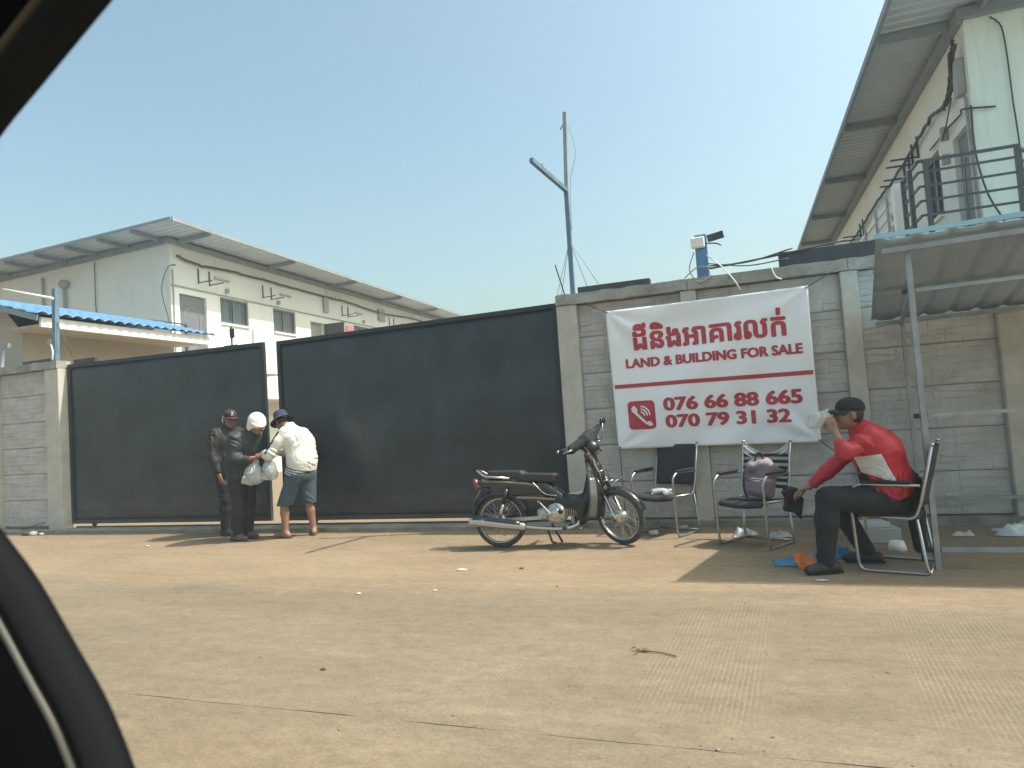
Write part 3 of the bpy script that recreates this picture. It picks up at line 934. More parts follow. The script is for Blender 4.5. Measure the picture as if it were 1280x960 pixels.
wire('cable', [(0.06, 0.2, zz(5.2)), (0.09, 0.9, zz(5.12)), (0.07, 2.5, zz(5.17)), (0.07, 4.6, zz(5.17)), (0.07, 6.9, zz(5.16)), (0.08, 9.0, zz(5.17)), (0.08, 11.5, zz(5.1)), (0.07, 14, zz(5.2)), (0.07, 18, zz(5.2))], 0.035, M['cable'], LB, 6, 0.05, 3)
wire('conduit', [(0.02, 0.0, zz(4.565)), (0.02, 6, zz(4.57)), (0.02, 14, zz(4.6)), (0.02, 22, zz(4.6))], 0.022, M['cable_grey'], LB)
wire('drop_wire', [(0.03, 0.05, zz(5.0)), (0.2, 0.0, zz(4.95)), (0.05, -0.12, zz(4.9)), (0.0, -0.3, zz(4.4)), (-0.02, -0.05, zz(3.7)), (-0.02, -0.05, zz(3.0))], 0.012, M['cable'], LB)
wire('drop_wire', [(0.03, 0.06, zz(4.9)), (0.03, 0.07, zz(4.2)), (0.03, 0.07, zz(3.0))], 0.018, M['cable_grey'], LB)
for y in (7.3, 7.9, 8.2, 14.6, 15.4):
    wire('hanger_wire', [(0.04, y, zz(5.42)), (0.05, y + 0.05, zz(5.2))], 0.008, M['cable_grey'], LB)
wire('drain_pipe', [(-4.6, -0.06, 6.3), (-4.6, -0.06, 4.2), (-4.6, -0.06, 0.3)], 0.035, M['cable_grey'], LB)
wire('drain_pipe', [(-3.75, -0.08, 5.95), (-3.75, -0.06, 4.2), (-3.75, -0.06, 0.3)], 0.045, M['galv'], LB)
MB().lathe([(0.001, -0.08), (0.1, -0.08), (0.13, -0.03), (0.13, 0.05), (0.09, 0.1), (0.001, 0.1)], (-3.72, -0.12, 6.0), (0, 1, 0), 16).build('exhaust_hood', M['cable_grey'], LB)
wire('drop_wire', [(-2.62, -0.04, 6.5), (-2.62, -0.04, 5.2), (-2.5, -0.04, 4.2), (-2.5, -0.04, 3.0)], 0.012, M['cable'], LB)
# stair landing at the corner
la = MB().bbox((0.05, -1.75, 2.95), (2.4, 1.5, 3.08), 0.01).build('stair_landing', M['stucco'], LB)
pl = [(0.98, -1.72), (2.0, -1.72), (2.02, 0.3)]
railing(LB, [(0.13, -1.72), (1.12, -1.72), (1.14, -0.7)], 3.08, 4.24, [4.24, 4.06, 3.86, 3.66, 3.46, 3.26], M['railing'], posts=[(0.13, -1.72), (0.6, -1.72), (1.14, -0.7), (1.12, -1.72)])
wp = MB().bbox((2.1, 0.55, 3.08), (2.18, 0.63, 4.15), 0.006).build('gate_post', M['white_paint'], LB)

rb_feats = [
    ('d', 0.28, 0.92, 3.06, 4.97), ('w', 1.62, 2.55, 4.1, 5.12, 'curtain'), ('w', 4.3, 5.2, 4.1, 5.12, 'curtain2'), ('w', 7.6, 8.5, 4.1, 5.12, 'curtain'), ('w', 10.5, 11.4, 4.1, 5.12, 'curtain2'),
    ('a', 2.7, 5.35, 0.9), ('a', 3.35, 5.2, 0.9), ('a', 8.2, 5.3, 1.0), ('m', 0.12, 5.35, 0.2, 0.5), ('m', 1.05, 5.05, 0.08, 0.2), ('m', 1.1, 4.7, 0.08, 0.15)]
RB = long_building((3.18, 2.64, 0), R(0.27), -1, 'white and pale green block with railed balcony above the stall awning', 6.32, 6.47, 1.01, 1.0, 20, 7.0, 2.75, 3.25, rb_feats, 0.0, M['stucco_green'], M['stucco'])
wire('cable', [(-0.08, 0.12, 6.05), (-0.1, 0.28, 5.85), (-0.09, 0.35, 5.6), (-0.1, 0.75, 5.45), (-0.08, 1.5, 5.6), (-0.08, 2.5, 5.55), (-0.08, 4.4, 5.5), (-0.08, 6.0, 5.55), (-0.08, 8.0, 5.5), (-0.08, 12, 5.5)], 0.028, M['cable'], RB, 6, 0.07, 8)
wire('cable', [(-0.09, 0.15, 6.1), (-0.14, 0.22, 5.9), (-0.11, 0.4, 5.65), (-0.13, 0.7, 5.4)], 0.02, M['cable'], RB, 6, 0.12, 5)
wire('drop_wire', [(-0.05, 0.6, 5.5), (-0.12, 0.62, 5.2), (-0.1, 1.0, 5.05), (-0.06, 1.2, 5.1)], 0.01, M['cable'], RB)
wire('drop_wire', [(-0.04, 1.9, 5.2), (-0.06, 0.9, 5.15), (-0.05, 0.3, 5.12), (-0.1, 0.0, 5.08), (0.25, -0.05, 5.02)], 0.014, M['cable'], RB)
wire('drop_wire', [(-0.02, -0.03, 5.1), (-0.03, -0.04, 4.5), (0.05, -0.06, 3.9), (0.2, -0.06, 3.5), (0.3, -0.06, 3.2)], 0.012, M['cable'], RB)
wire('drop_wire', [(-0.03, 0.12, 5.3), (-0.03, 0.1, 4.6), (-0.03, 0.08, 3.4)], 0.02, M['cable_grey'], RB)
wire('drop_wire', [(0.3, -0.03, 6.25), (0.42, -0.04, 6.0), (0.45, -0.04, 5.0), (0.46, -0.05, 4.7), (0.5, -0.05, 3.2)], 0.01, M['cable'], RB, 5, 0.03, 2)
MB().bbox((-1.12, -1.62, 2.9), (4.0, -0.01, 3.05), 0.01).build('balcony_slab', M['stucco'], RB)
MB().bbox((-1.12, -0.02, 2.9), (-0.02, 1.1, 3.05), 0.01).build('balcony_slab', M['stucco'], RB)
railing(RB, [(-1.08, -0.81), (-1.08, -1.55), (-0.1, -1.55), (0.05, -1.3), (1.2, -1.3)], 3.05, 4.0, [4.0, 3.87, 3.7, 3.53, 3.36, 3.19], M['railing'], posts=[(-1.08, -0.81), (-1.09, -1.2), (-1.0, -1.55), (-0.1, -1.55), (1.2, -1.3)])
MB().bbox((-1.17, -0.7, 2.9), (-1.02, -0.55, 4.02), 0.008).build('white_column', M['white_paint'], RB)
for i in range(5):
    MB().bar((-1.1, -0.45, 3.3 + 0.16 * i), (-1.1, 2.4, 3.3 + 0.16 * i), 0.03, 0.05).build('louvre_bar', M['white_paint'], RB)
for y in (-0.1, 0.7, 1.6, 2.3):
    MB().bar((-1.135, y, 3.0), (-1.135, y, 4.05), 0.03).build('louvre_upright', M['galv'], RB)


# ================================================================ GUARDHOUSE WITH BLUE ROOF
gc = at(50, 408, Y=0.3)
gx, gy0, gy1, gz = gc.x, 0.3, 4.15, gc.z
GH = empty('guardhouse', (gx - 2.4, 2.3, 0), 0, 'low beige guardhouse with blue tile-sheet roof behind the left gate leaf', 'building')
ghx = -GH.location.x; ghy = -GH.location.y
def ghp(b, name, m, parent=None):
    o = b.build(name, m, parent or GH)
    if parent is None: o.location = (ghx, ghy, 0)
    return o
ghp(MB().box2((gx - 4.6, gy0 + 0.35, 0.0), (gx - 0.95, gy1 - 0.1, gz + 0.02)), 'wall', M['beige_wall'])
ghp(MB().bbox((gx - 0.06, gy0 + 0.02, gz - 0.005), (gx, gy1, gz + 0.17), 0.005), 'fascia_board', M['white_paint'])
ghp(MB().box2((gx - 0.95, gy0 + 0.05, gz + 0.022), (gx - 0.065, gy1, gz + 0.06)), 'soffit_board', M['beige_wall'])
def tile_sheet(x0, x1, z0, z1):
    b = MB()
    nu, nv = 25, 190
    def f(u, v):
        st = (u * 5) % 1.0
        return (x0 + (x1 - x0) * u, gy0 - 0.12 + (gy1 - gy0 + 0.2) * v, z0 + (z1 - z0) * u + 0.045 * abs(math.sin(v * math.pi * 19)) + 0.03 * (1 - st))
    b.grid(f, nu, nv, True, thick=(0, 0, -0.012))
    return b
rf = ghp(tile_sheet(gx + 0.1, gx - 1.45, gz + 0.18, gz + 0.63), 'roof', M['bluetile'])
ghp(tile_sheet(gx - 4.9, gx - 1.45, gz - 0.2, gz + 0.63), 'roof', M['bluetile'])
ghp(MB().tube([(gx - 1.45, gy0 - 0.15, gz + 0.645), (gx - 1.45, gy1 + 0.1, gz + 0.645)], 0.05, 8), 'ridge_cap', M['bluetile'])
ghp(MB().bar((gx + 0.08, gy0 - 0.1, gz + 0.13), (gx - 1.45, gy0 - 0.1, gz + 0.58), 0.03, 0.1), 'verge_board', M['purlin'])
ghp(MB().add([(gx - 0.9, gy0 + 0.34, gz), (gx - 4.55, gy0 + 0.34, gz - 0.15), (gx - 1.45, gy0 + 0.34, gz + 0.55)], [(0, 1, 2)]), 'gable', M['beige_wall'])


# ================================================================ STALL AWNING
FL, FR_ = (1.02, -2.13, 2.47), (4.6, -2.13, 2.55)
BL, BR = (1.27, -0.14, 2.07), (4.6, -0.14, 2.12)
M['awning'] = mat('grey_fibre_sheet', (0.34, 0.43, 0.52), 0.7, var=0.14, vs=1.5, fine=0.06)
SA = empty('stall_awning', (2.6, -1.1, 0), 0, 'lean-to awning of wavy sheet on a grey steel frame at the right end', 'awning')
def sap(b, name, m):
    o = b.build(name, m, SA); o.location = (-2.6, 1.1, 0); return o
def aw(u, v):
    a = Vector(FL).lerp(Vector(FR_), u); c = Vector(BL).lerp(Vector(BR), u)
    p = a.lerp(c, v)
    p.z += 0.024 * max(0.0, math.sin(u * 2 * math.pi * 15 + 0.8)) ** 2
    return p
sap(MB().grid(aw, 180, 6, True, thick=(0, 0, -0.006)), 'roof_sheet', M['awning'])
sap(MB().grid(lambda u, v: Vector(aw(u, v)) + Vector((0, 0, 0.004)), 180, 6, True, thick=(0, 0, 0.004)), 'blue_top_sheet', mat('pale_blue_sheet', (0.30, 0.52, 0.66), 0.45, var=0.1))
sap(MB().bar((1.0, -2.15, 2.505), (4.62, -2.15, 2.585), 0.02, 0.035), 'edge_trim', bpy.data.materials['pale_blue_sheet'])
def sbar(a, b_, w, h=None, name='frame_bar', m='galv'):
    sap(MB().bar(a, b_, w, h), name, M[m])
sbar((1.06, -2.08, 2.40), (4.6, -2.08, 2.48), 0.04)
sbar((1.3, -0.2, 2.03), (4.6, -0.2, 2.08), 0.04)
sbar((1.15, -1.1, 2.21), (4.6, -1.1, 2.27), 0.03)
for x in (1.24, 4.2):
    sbar((x, -2.03, 0.0), (x, -2.03, 2.38), 0.038, name='post')
    sbar((x + 0.30, -0.17, 0.0), (x + 0.30, -0.17, 2.0), 0.034, name='post')
    sbar((x, -2.0, 2.08), (x + 0.28, -0.2, 2.0), 0.03, name='side_rail')
sbar((1.27, -2.03, 2.085), (4.17, -2.03, 2.13), 0.026, name='rail')
sbar((1.27, -2.03, 1.14), (4.17, -2.03, 1.15), 0.026, name='rail')
sbar((1.27, -2.03, 0.145), (4.17, -2.03, 0.145), 0.032, name='rail')
sbar((1.57, -0.17, 0.26), (4.17, -0.17, 0.26), 0.032, name='rail')
for z in (2.085, 1.14, 0.145):
    sap(MB().box((1.195, -2.03, z), (0.035, 0.036, 0.036)), 'end_cap', M['black_plastic'])

# ================================================================ POLES, LAMPS, WIRES ON THE WALL
P0 = Vector((-1.86, 0.0, 2.73)); P1 = Vector((-1.85, 0.0, 4.04)); P2 = Vector((-1.80, 0.0, 5.0))
t = empty('mast', P0, 0, 'tall blue-grey mast with slanted arm on the right gate post', 'pole')
def rel(b, name, m, par):
    o = b.build(name, m, par); o.location = -par.location; return o
rel(MB().bar(P0, P1, 0.05), 'lower_pole', M['bluepost'], t)
rel(MB().bar(P1 - Vector((0.0, 0, 0.06)), P2, 0.042), 'upper_pole', M['galv'], t)
tip = at(664, 200, Y=-0.95)
rel(MB().bar(P1 + Vector((0, -0.02, 0)), tip, 0.045, 0.05), 'arm', M['bluepost'], t)
rel(MB().bar(tip.lerp(P1, 0.3), tip.lerp(P1, 0.3) + Vector((0, 0, 0.07)), 0.012), 'hook', M['galv'], t)
rel(MB().tube([P2 - Vector((0, 0, 0.1)), P2 + Vector((-0.07, 0, -0.2))], 0.008, 5), 'hook', M['galv'], t)
rel(MB().tube(smoothpath([P2 - Vector((-0.02, 0, 0.12)), P2 + Vector((0.1, 0, -0.5)), P1 + Vector((0.06, 0, 0.1)), P1 + Vector((0.03, 0, -0.5))]), 0.004, 5), 'guy_wire', M['cable_grey'], t)
J = Vector((-1.855, 0, 3.42))
for q in ((-1.55, 0.05, 2.86), (-1.66, 0.03, 2.76), (-2.03, 0.05, 2.73), (-2.1, 0.02, 2.66)):
    rel(MB().tube([J, q], 0.004, 5), 'guy_wire', M['cable_grey'], t)
rel(MB().tube([(-2.05, -0.02, 3.15), (-1.95, -0.02, 2.74)], 0.008, 5), 'stub_rod', M['cable'], t)

b0 = Vector((-10.62, 0.02, 2.76))
t = empty('lamp_mast', b0, 0, 'short blue-grey mast with white arm on the left gate post', 'pole')
rel(MB().bar(b0, b0 + Vector((0.04, 0, 1.2)), 0.075), 'pole', M['bluepost'], t)
q0, q1 = at(66, 373, Y=-0.04), at(4, 362, Y=-0.04)
rel(MB().tube([q0, q1], 0.022, 8), 'arm', M['white_paint'], t)
rel(MB().box(b0 + Vector((-0.06, -0.02, 0.32)), (0.08, 0.08, 0.1)), 'junction_box', M['galv'], t)
rel(MB().tube(smoothpath([b0 + Vector((-0.03, -0.05, 0.28)), b0 + Vector((0.03, -0.07, 0.15)), b0 + Vector((0.0, -0.06, 0.02))]), 0.014, 6), 'cable', M['cable_white'], t)
rel(MB().tube([b0 + Vector((0.05, 0, 0.65)), b0 + Vector((0.35, 0.02, 0.05))], 0.006, 5), 'stay_rope', M['cable'], t)

b0 = Vector((-11.86, -0.02, 2.75))
t = empty('bracket_post', b0, 0, 'small grey T-topped bracket on the wall at the left edge', 'post')
rel(MB().bar(b0, b0 + Vector((0.02, 0, 0.36)), 0.05), 'upright', M['galv'], t)
rel(MB().bar(b0 + Vector((-0.2, 0, 0.4)), b0 + Vector((0.2, 0, 0.38)), 0.05, 0.07), 'crossbar', M['galv'], t)

b0 = at(290, 432, Y=0.3)
t = empty('camera_stand', b0, 0, 'thin camera stand rising behind the left gate leaf', 'pole')
rel(MB().tube([b0 - Vector((0, 0, 2.6)), b0 + Vector((0, 0, 0.3))], 0.015, 8), 'pole', M['dark_steel'], t)
rel(MB().bbox(b0 + Vector((-0.01, -0.04, 0.12)), b0 + Vector((0.04, 0.03, 0.26)), 0.01), 'camera_head', M['black_plastic'], t)
rel(MB().bar(b0 + Vector((-0.14, 0, 0.0)), b0 + Vector((0.1, 0, 0.0)), 0.02), 'bracket', M['dark_steel'], t)

b0 = Vector((-0.34, 0.0, 2.75))
t = empty('floodlight_post', b0, 0, 'stubby blue post with junction box and lamp above the banner', 'post')
rel(MB().bbox(b0 + Vector((-0.065, -0.05, 0)), b0 + Vector((0.065, 0.05, 0.5)), 0.006), 'post', M['bluebox'], t)
rel(MB().bbox(b0 + Vector((-0.105, -0.11, 0.34)), b0 + Vector((0.045, -0.052, 0.46)), 0.01), 'junction_box', M['white_paint'], t)
rel(MB().bar(b0 + Vector((0.075, -0.03, 0.44)), b0 + Vector((0.25, -0.03, 0.47)), 0.06, 0.07), 'floodlight', M['dark_steel'], t)
rel(MB().tube(smoothpath([b0 + Vector((0.05, -0.08, 0.38)), b0 + Vector((0.16, -0.06, 0.37)), b0 + Vector((0.22, -0.05, 0.34))]), 0.008, 5), 'cable', M['cable'], t)
for i, pts in enumerate(([(-0.08, -0.07, 0.3), (-0.14, -0.1, 0.1), (-0.05, -0.14, -0.05), (0.08, -0.15, 0.0), (0.05, -0.08, 0.12)],
                         [(0.05, -0.06, 0.25), (0.2, -0.1, 0.1), (0.32, -0.15, -0.08), (0.38, -0.15, -0.2)],
                         [(-0.2, -0.1, 0.02), (-0.05, -0.1, 0.12), (0.1, -0.1, 0.1)],
                         [(0.7, -0.16, 0.02), (0.74, -0.17, -0.1), (0.8, -0.16, -0.14)])):
    rel(MB().tube(smoothpath([b0 + Vector(p) for p in pts]), 0.007, 5), 'cable', M['cable_white' if i % 2 else 'cable_grey'], t)
w0 = b0 + Vector((0.06, -0.03, 0.1))
for i, (e, sag) in enumerate((((1.1, -0.05, 2.96), 0.01), ((0.6, -0.05, 2.95), 0.03), ((0.55, -0.08, 2.84), 0.02))):
    e = Vector(e); mid = (w0 + e) / 2 - Vector((0, 0, sag))
    o = MB().tube(smoothpath([w0 + Vector((0, 0, 0.03 * i)), mid, e], 8), 0.011 - 0.002 * i, 6)
    rel(o, 'span_cable', M['cable'], t)

# ================================================================ BANNER
BX0, BX1, BZ0, BZ1 = -1.45, 0.71, 0.88, 2.495
BY = -0.135
BN = empty('banner', (-0.37, BY, 1.69), 0, 'white vinyl for-sale banner with red lettering tied on the concrete wall', 'banner')
CORN = {(0, 0): (-1.415, 0.895), (1, 0): (0.70, 0.865), (0, 1): (-1.45, 2.485), (1, 1): (0.705, 2.505)}


def bsurf(u, v, lift=0.0):
    x = (CORN[0, 0][0] * (1 - u) + CORN[1, 0][0] * u) * (1 - v) + (CORN[0, 1][0] * (1 - u) + CORN[1, 1][0] * u) * v
    z = (CORN[0, 0][1] * (1 - u) + CORN[1, 0][1] * u) * (1 - v) + (CORN[0, 1][1] * (1 - u) + CORN[1, 1][1] * u) * v
    # edges pulled in a little between the ties
    z += 0.004 * math.sin(math.pi * u) * (1 - 2 * v) * 1.0
    x += 0.004 * math.sin(math.pi * v) * (1 - 2 * u)
    e = min(1, 5 * u + 0.15, 5 * (1 - u) + 0.15)
    d = 0.0
    # drag folds running diagonally between the tied corners
    w = (u * 1.15 + (1 - v))
    d += 0.036 * math.sin(w * 7.0 + 0.6 * math.sin(3 * v)) * math.exp(-((u - 0.42) ** 2) / 0.09)
    d += 0.013 * math.sin((u * 1.3 + (1 - v) * 0.9) * 19 + 1.3) * math.exp(-((u - 0.6 + 0.4 * (v - 0.3)) ** 2) / 0.05)
    for (cu, cv, s) in ((0, 1, 1), (1, 1, -1), (0, 0, 1), (1, 0, -1)):
        du, dv = abs(u - cu) * 1.33, abs(v - cv)
        r = math.hypot(du, dv); a = math.atan2(dv, du)
        d += 0.026 * math.sin(a * 9 + cu * 2 + cv) * math.exp(-(r / 0.28) ** 2) * min(1, r * 9)
    d += 0.010 * math.sin(v * 3.1 + 0.5) * math.sin(math.pi * u)
    d *= min(1.0, 7 * min(u, 1 - u) + 0.12, 7 * min(v, 1 - v) + 0.12)
    return Vector((x + 0.37, -d - 0.05 - lift, z - 1.69))


o = MB().grid(lambda u, v: bsurf(u, v), 90, 68, True, thick=(0, 0.003, 0)).build('sheet', M['banner'], BN)


def drape(me, rect, name, m, lift):
    """lay a flat mesh (xy) onto the banner inside rect (u0,v0,u1,v1)"""
    bm = bmesh.new(); bm.from_mesh(me)
    bmesh.ops.triangulate(bm, faces=bm.faces[:])
    xs = [v.co.x for v in bm.verts]; ys = [v.co.y for v in bm.verts]
    x0, x1, y0, y1 = min(xs), max(xs), min(ys), max(ys)
    u0, v0, u1, v1 = rect
    for v in bm.verts:
        v.co.x = u0 + (u1 - u0) * (v.co.x - x0) / (x1 - x0); v.co.y = v0 + (v1 - v0) * (v.co.y - y0) / (y1 - y0)
    for it in range(5):
        es = [e for e in bm.edges if (e.verts[0].co - e.verts[1].co).length > 0.03]
        if not es: break
        bmesh.ops.subdivide_edges(bm, edges=es, cuts=1)
        bmesh.ops.triangulate(bm, faces=bm.faces[:])
    for v in bm.verts:
        v.co = bsurf(v.co.x, v.co.y, lift + v.co.z)
    out = bpy.data.meshes.new(name); bm.to_mesh(out); bm.free()
    return link(name, out, m, BN)


def text_mesh(body, bold=0.0):
    offset = 0.0
    cu = bpy.data.curves.new('lettering', 'FONT'); cu.body = body; cu.size = 1.0; cu.offset = offset; cu.resolution_u = 3
    ob = bpy.data.objects.new('lettering_source', cu); col.objects.link(ob)
    dg = bpy.context.evaluated_depsgraph_get()
    me = bpy.data.meshes.new_from_object(ob.evaluated_get(dg))
    bpy.data.objects.remove(ob); bpy.data.curves.remove(cu)
    if bold:      # heavy strokes: the outline printed again a little to each side, each a hair above the last
        vs = [v.co.copy() for v in me.vertices]; fs = [tuple(p.vertices) for p in me.polygons]
        V = []; F = []
        for k, (dx, dy) in enumerate(((0, 0), (1, 0), (-1, 0), (0, 0.7), (0, -0.7), (0.8, 0.5), (-0.8, 0.5), (0.8, -0.5), (-0.8, -0.5))):
            n = len(V)
            V += [(v.x + dx * bold, v.y + dy * bold, 0.00025 * k) for v in vs]; F += [tuple(i + n for i in f) for f in fs]
        me = bpy.data.meshes.new('lettering'); me.from_pydata(V, [], F)
    return me


def print_line(body, bold, rect, name, m):
    """one object per word, laid out as one line"""
    me = text_mesh(body, bold)
    X = [v.co.x for v in me.vertices]; Yv = [v.co.y for v in me.vertices]
    x0, x1, y0, y1 = min(X), max(X), min(Yv), max(Yv)
    iv = sorted((min(X[i] for i in p.vertices), max(X[i] for i in p.vertices)) for p in me.polygons)
    words = []
    for a, b_ in iv:
        if words and a - words[-1][1] < 0.13: words[-1][1] = max(words[-1][1], b_)
        else: words.append([a, b_])
    u0, v0, u1, v1 = rect
    for (a, b_) in words:
        ps = [p for p in me.polygons if a - 1e-6 <= X[p.vertices[0]] <= b_ + 1e-6]
        ids = sorted({i for p in ps for i in p.vertices}); mp = {i: k for k, i in enumerate(ids)}
        w = bpy.data.meshes.new(name)
        w.from_pydata([me.vertices[i].co[:] for i in ids], [], [[mp[i] for i in p.vertices] for p in ps])
        ys = [Yv[i] for i in ids]
        r = (u0 + (u1 - u0) * (a - x0) / (x1 - x0), v0 + (v1 - v0) * (min(ys) - y0) / (y1 - y0), u0 + (u1 - u0) * (b_ - x0) / (x1 - x0), v0 + (v1 - v0) * (max(ys) - y0) / (y1 - y0))
        drape(w, r, name, m, LIFT)


def flat(outline):
    me = bpy.data.meshes.new('flat'); me.from_pydata([(x, y, 0) for x, y in outline], [], [tuple(range(len(outline)))]); return me


def uvpx(px, py):
    p = at(px, py, Y=BY - 0.015)
    v = (p.z - 0.885) / 1.61; u = (p.x + 1.435) / 2.14
    return u, v


LIFT = 0.0025
KH = '\u178a\u17b8\u1793\u17b7\u1784\u17a2\u17b6\u1782\u17b6\u179a\u179b\u1780\u17cb'
KR = (0.132, 0.695, 0.888, 0.888)
print_line(KH, 0.04, KR, 'khmer_lettering', M['banner_red'])
print_line('LAND & BUILDING FOR SALE', 0.055, (0.081, 0.571, 0.956, 0.64), 'lettering', M['banner_red'])
print_line('076 66 88 665', 0.05, (0.258, 0.252, 0.935, 0.347), 'phone_number', M['banner_red'])
print_line('070 79 31 32', 0.05, (0.262, 0.134, 0.875, 0.226), 'phone_number', M['banner_red'])
drape(flat([(0, 0), (1, 0), (1, 1), (0, 1)]), (0.010, 0.432, 0.993, 0.460), 'stripe', M['banner_red'], LIFT)
# telephone symbol
rc = []
for (cx, cy, a0) in ((0.85, 0.85, 0), (0.15, 0.85, 90), (0.15, 0.15, 180), (0.85, 0.15, 270)):
    for k in range(7):
        a = R(a0 + 15 * k); rc.append((cx + 0.15 * math.cos(a), cy + 0.15 * math.sin(a)))
IR = (0.069, 0.133, 0.214, 0.335)
ic = drape(flat(rc), IR, 'phone_symbol', M['banner_red'], LIFT)
def icon(pts, name):
    us = [IR[0] + (IR[2] - IR[0]) * p[0] for p in pts]; vs = [IR[1] + (IR[3] - IR[1]) * p[1] for p in pts]
    return drape(flat(pts), (min(us), min(vs), max(us), max(vs)), name, M['banner_white'], LIFT * 2)
icon([(0.12, 0.72), (0.17, 0.80), (0.24, 0.84), (0.36, 0.70), (0.33, 0.62), (0.37, 0.55), (0.68, 0.24), (0.74, 0.28), (0.80, 0.27), (0.90, 0.15), (0.82, 0.11), (0.74, 0.12), (0.62, 0.19), (0.26, 0.54), (0.16, 0.62)], 'handset')
for i, r in enumerate((0.16, 0.26, 0.36)):
    pts = []
    for k in range(11): a = R(2 + 8.6 * k); pts.append((0.47 + r * math.cos(a), 0.47 + r * math.sin(a)))
    for k in range(10, -1, -1): a = R(2 + 8.6 * k); pts.append((0.47 + (r - 0.05) * math.cos(a), 0.47 + (r - 0.05) * math.sin(a)))
    icon(pts, 'signal_arc')
# eyelets and ties
for (u, v, e) in ((0.008, 0.99, (-1.75, -0.12, 2.66)), (0.992, 0.99, (1.06, -0.14, 2.70)), (0.008, 0.012, (-1.42, -0.05, 0.1)), (0.992, 0.012, (1.0, -0.14, 0.62))):
    p = bsurf(u, v, 0.004)
    MB().lathe([(0.006, 0), (0.011, -0.002), (0.014, 0.0), (0.011, 0.002)], p, (0, 1, 0), 12, True).build('eyelet', M['chrome'], BN)
    q = Vector(e) - BN.location
    MB().tube([p, p.lerp(q, 0.5) - Vector((0, 0, 0.01)), q], 0.005, 5).build('tie_cord', M['cable'], BN)

# ================================================================ MOTORCYCLE
BK = empty('motorcycle', (-2.50, -1.26, 0), R(5.0), 'black underbone motorcycle with chrome exhaust parked before the gate', 'motorcycle')
lean = Matrix.Rotation(R(-5), 4, 'X')
head = Vector((0.985, 0, 0.86)); axle_f = Vector((1.235, 0, 0.277))
sax = (head - axle_f).normalized()
steer = lean @ Matrix.Translation(head) @ Matrix.Rotation(R(-31), 4, sax) @ Matrix.Translation(-head)


def bk(b, name, m, T=lean, par=BK):
    me = b.mesh(name) if isinstance(b, MB) else b
    if T is not None: me.transform(T)
    return link(name, me, m, par)


def wheel(c, T, front):
    R0 = 0.277
    ty = MB()
    n = 48; prof = []
    for k in range(14):
        a = 2 * math.pi * k / 14
        prof.append((R0 - 0.031 + 0.031 * math.cos(a), 0.029 * math.sin(a)))
    ty.lathe(prof, c, (0, 1, 0), n, True)
    w = bk(ty, 'wheel', M['rubber'], T)
    rim = MB(); rr = 0.222
    rim.lathe([(rr + 0.012, -0.022), (rr, -0.024), (rr - 0.006, -0.012), (rr - 0.008, 0), (rr - 0.006, 0.012), (rr, 0.024), (rr + 0.012, 0.022)], c, (0, 1, 0), n, True)
    bk(rim, 'rim', M['chrome'], T, w)
    hub = MB()
    if front:
        hub.lathe([(0.001, -0.055), (0.055, -0.055), (0.06, -0.045), (0.062, -0.01), (0.045, 0.0), (0.045, 0.03), (0.055, 0.04), (0.05, 0.05), (0.001, 0.052)], c, (0, 1, 0), 28)
    else:
        hub.lathe([(0.001, -0.05), (0.06, -0.05), (0.065, -0.035), (0.062, -0.01), (0.05, 0.0), (0.05, 0.03), (0.062, 0.04), (0.055, 0.055), (0.001, 0.056)], c, (0, 1, 0), 28)
    bk(hub, 'hub', M['alu'], T, w)
    sp = MB()
    for k in range(36):
        a = 2 * math.pi * k / 36; side = -1 if k % 2 else 1
        tang = 0.75 * (1 if (k // 2) % 2 else -1)
        p0 = c + Vector((0.052 * math.cos(a + tang), side * 0.032, 0.052 * math.sin(a + tang)))
        p1 = c + Vector(((rr - 0.004) * math.cos(a), side * 0.004, (rr - 0.004) * math.sin(a)))
        sp.tube([p0, p1], 0.0021, 5, caps=False)
    o = bk(sp, 'spokes', M['chrome'], T, w); o['kind'] = 'stuff'
    return w


wheel(Vector((0, 0, 0.277)), lean, False)
wheel(axle_f, steer, True)
# front fork, fender, lamps on the steered side
for s in (-1, 1):
    up = Vector((1.045, 0.068 * s, 0.70)); dn = Vector((1.21, 0.068 * s, 0.30))
    f = bk(MB().tube([up, up.lerp(dn, 0.45)], 0.021, 12), 'fork_leg', M['black_paint'], steer)
    bk(MB().tube([up.lerp(dn, 0.42), up.lerp(dn, 1.0), dn + Vector((0.03, 0, -0.035))], [0.016, 0.015, 0.018], 12), 'fork_slider', M['chrome'], steer, f)
fd = MB()
def fender(c, r, a0, a1, hw, lip):
    def f(u, v):
        a = R(a0 + (a1 - a0) * u); t = (v - 0.5) * 2
        rr = r + 0.028 * math.cos(t * 1.45) - lip * abs(t) ** 3
        return (c.x + rr * math.cos(a), hw * math.sin(t * 1.5), c.z + rr * math.sin(a))
    return f
fd.grid(fender(axle_f, 0.285, 18, 158, 0.062, 0.03), 22, 10, True, thick=(0, 0, -0.004))
bk(fd, 'front_fender', M['black_paint'], steer)
bk(MB().lathe([(0.001, -0.007), (0.05, -0.007), (0.058, 0), (0.05, 0.007), (0.001, 0.007)], axle_f + Vector((0.0, -0.064, 0)), (0, 1, 0), 24), 'brake_plate', M['chrome'], steer)
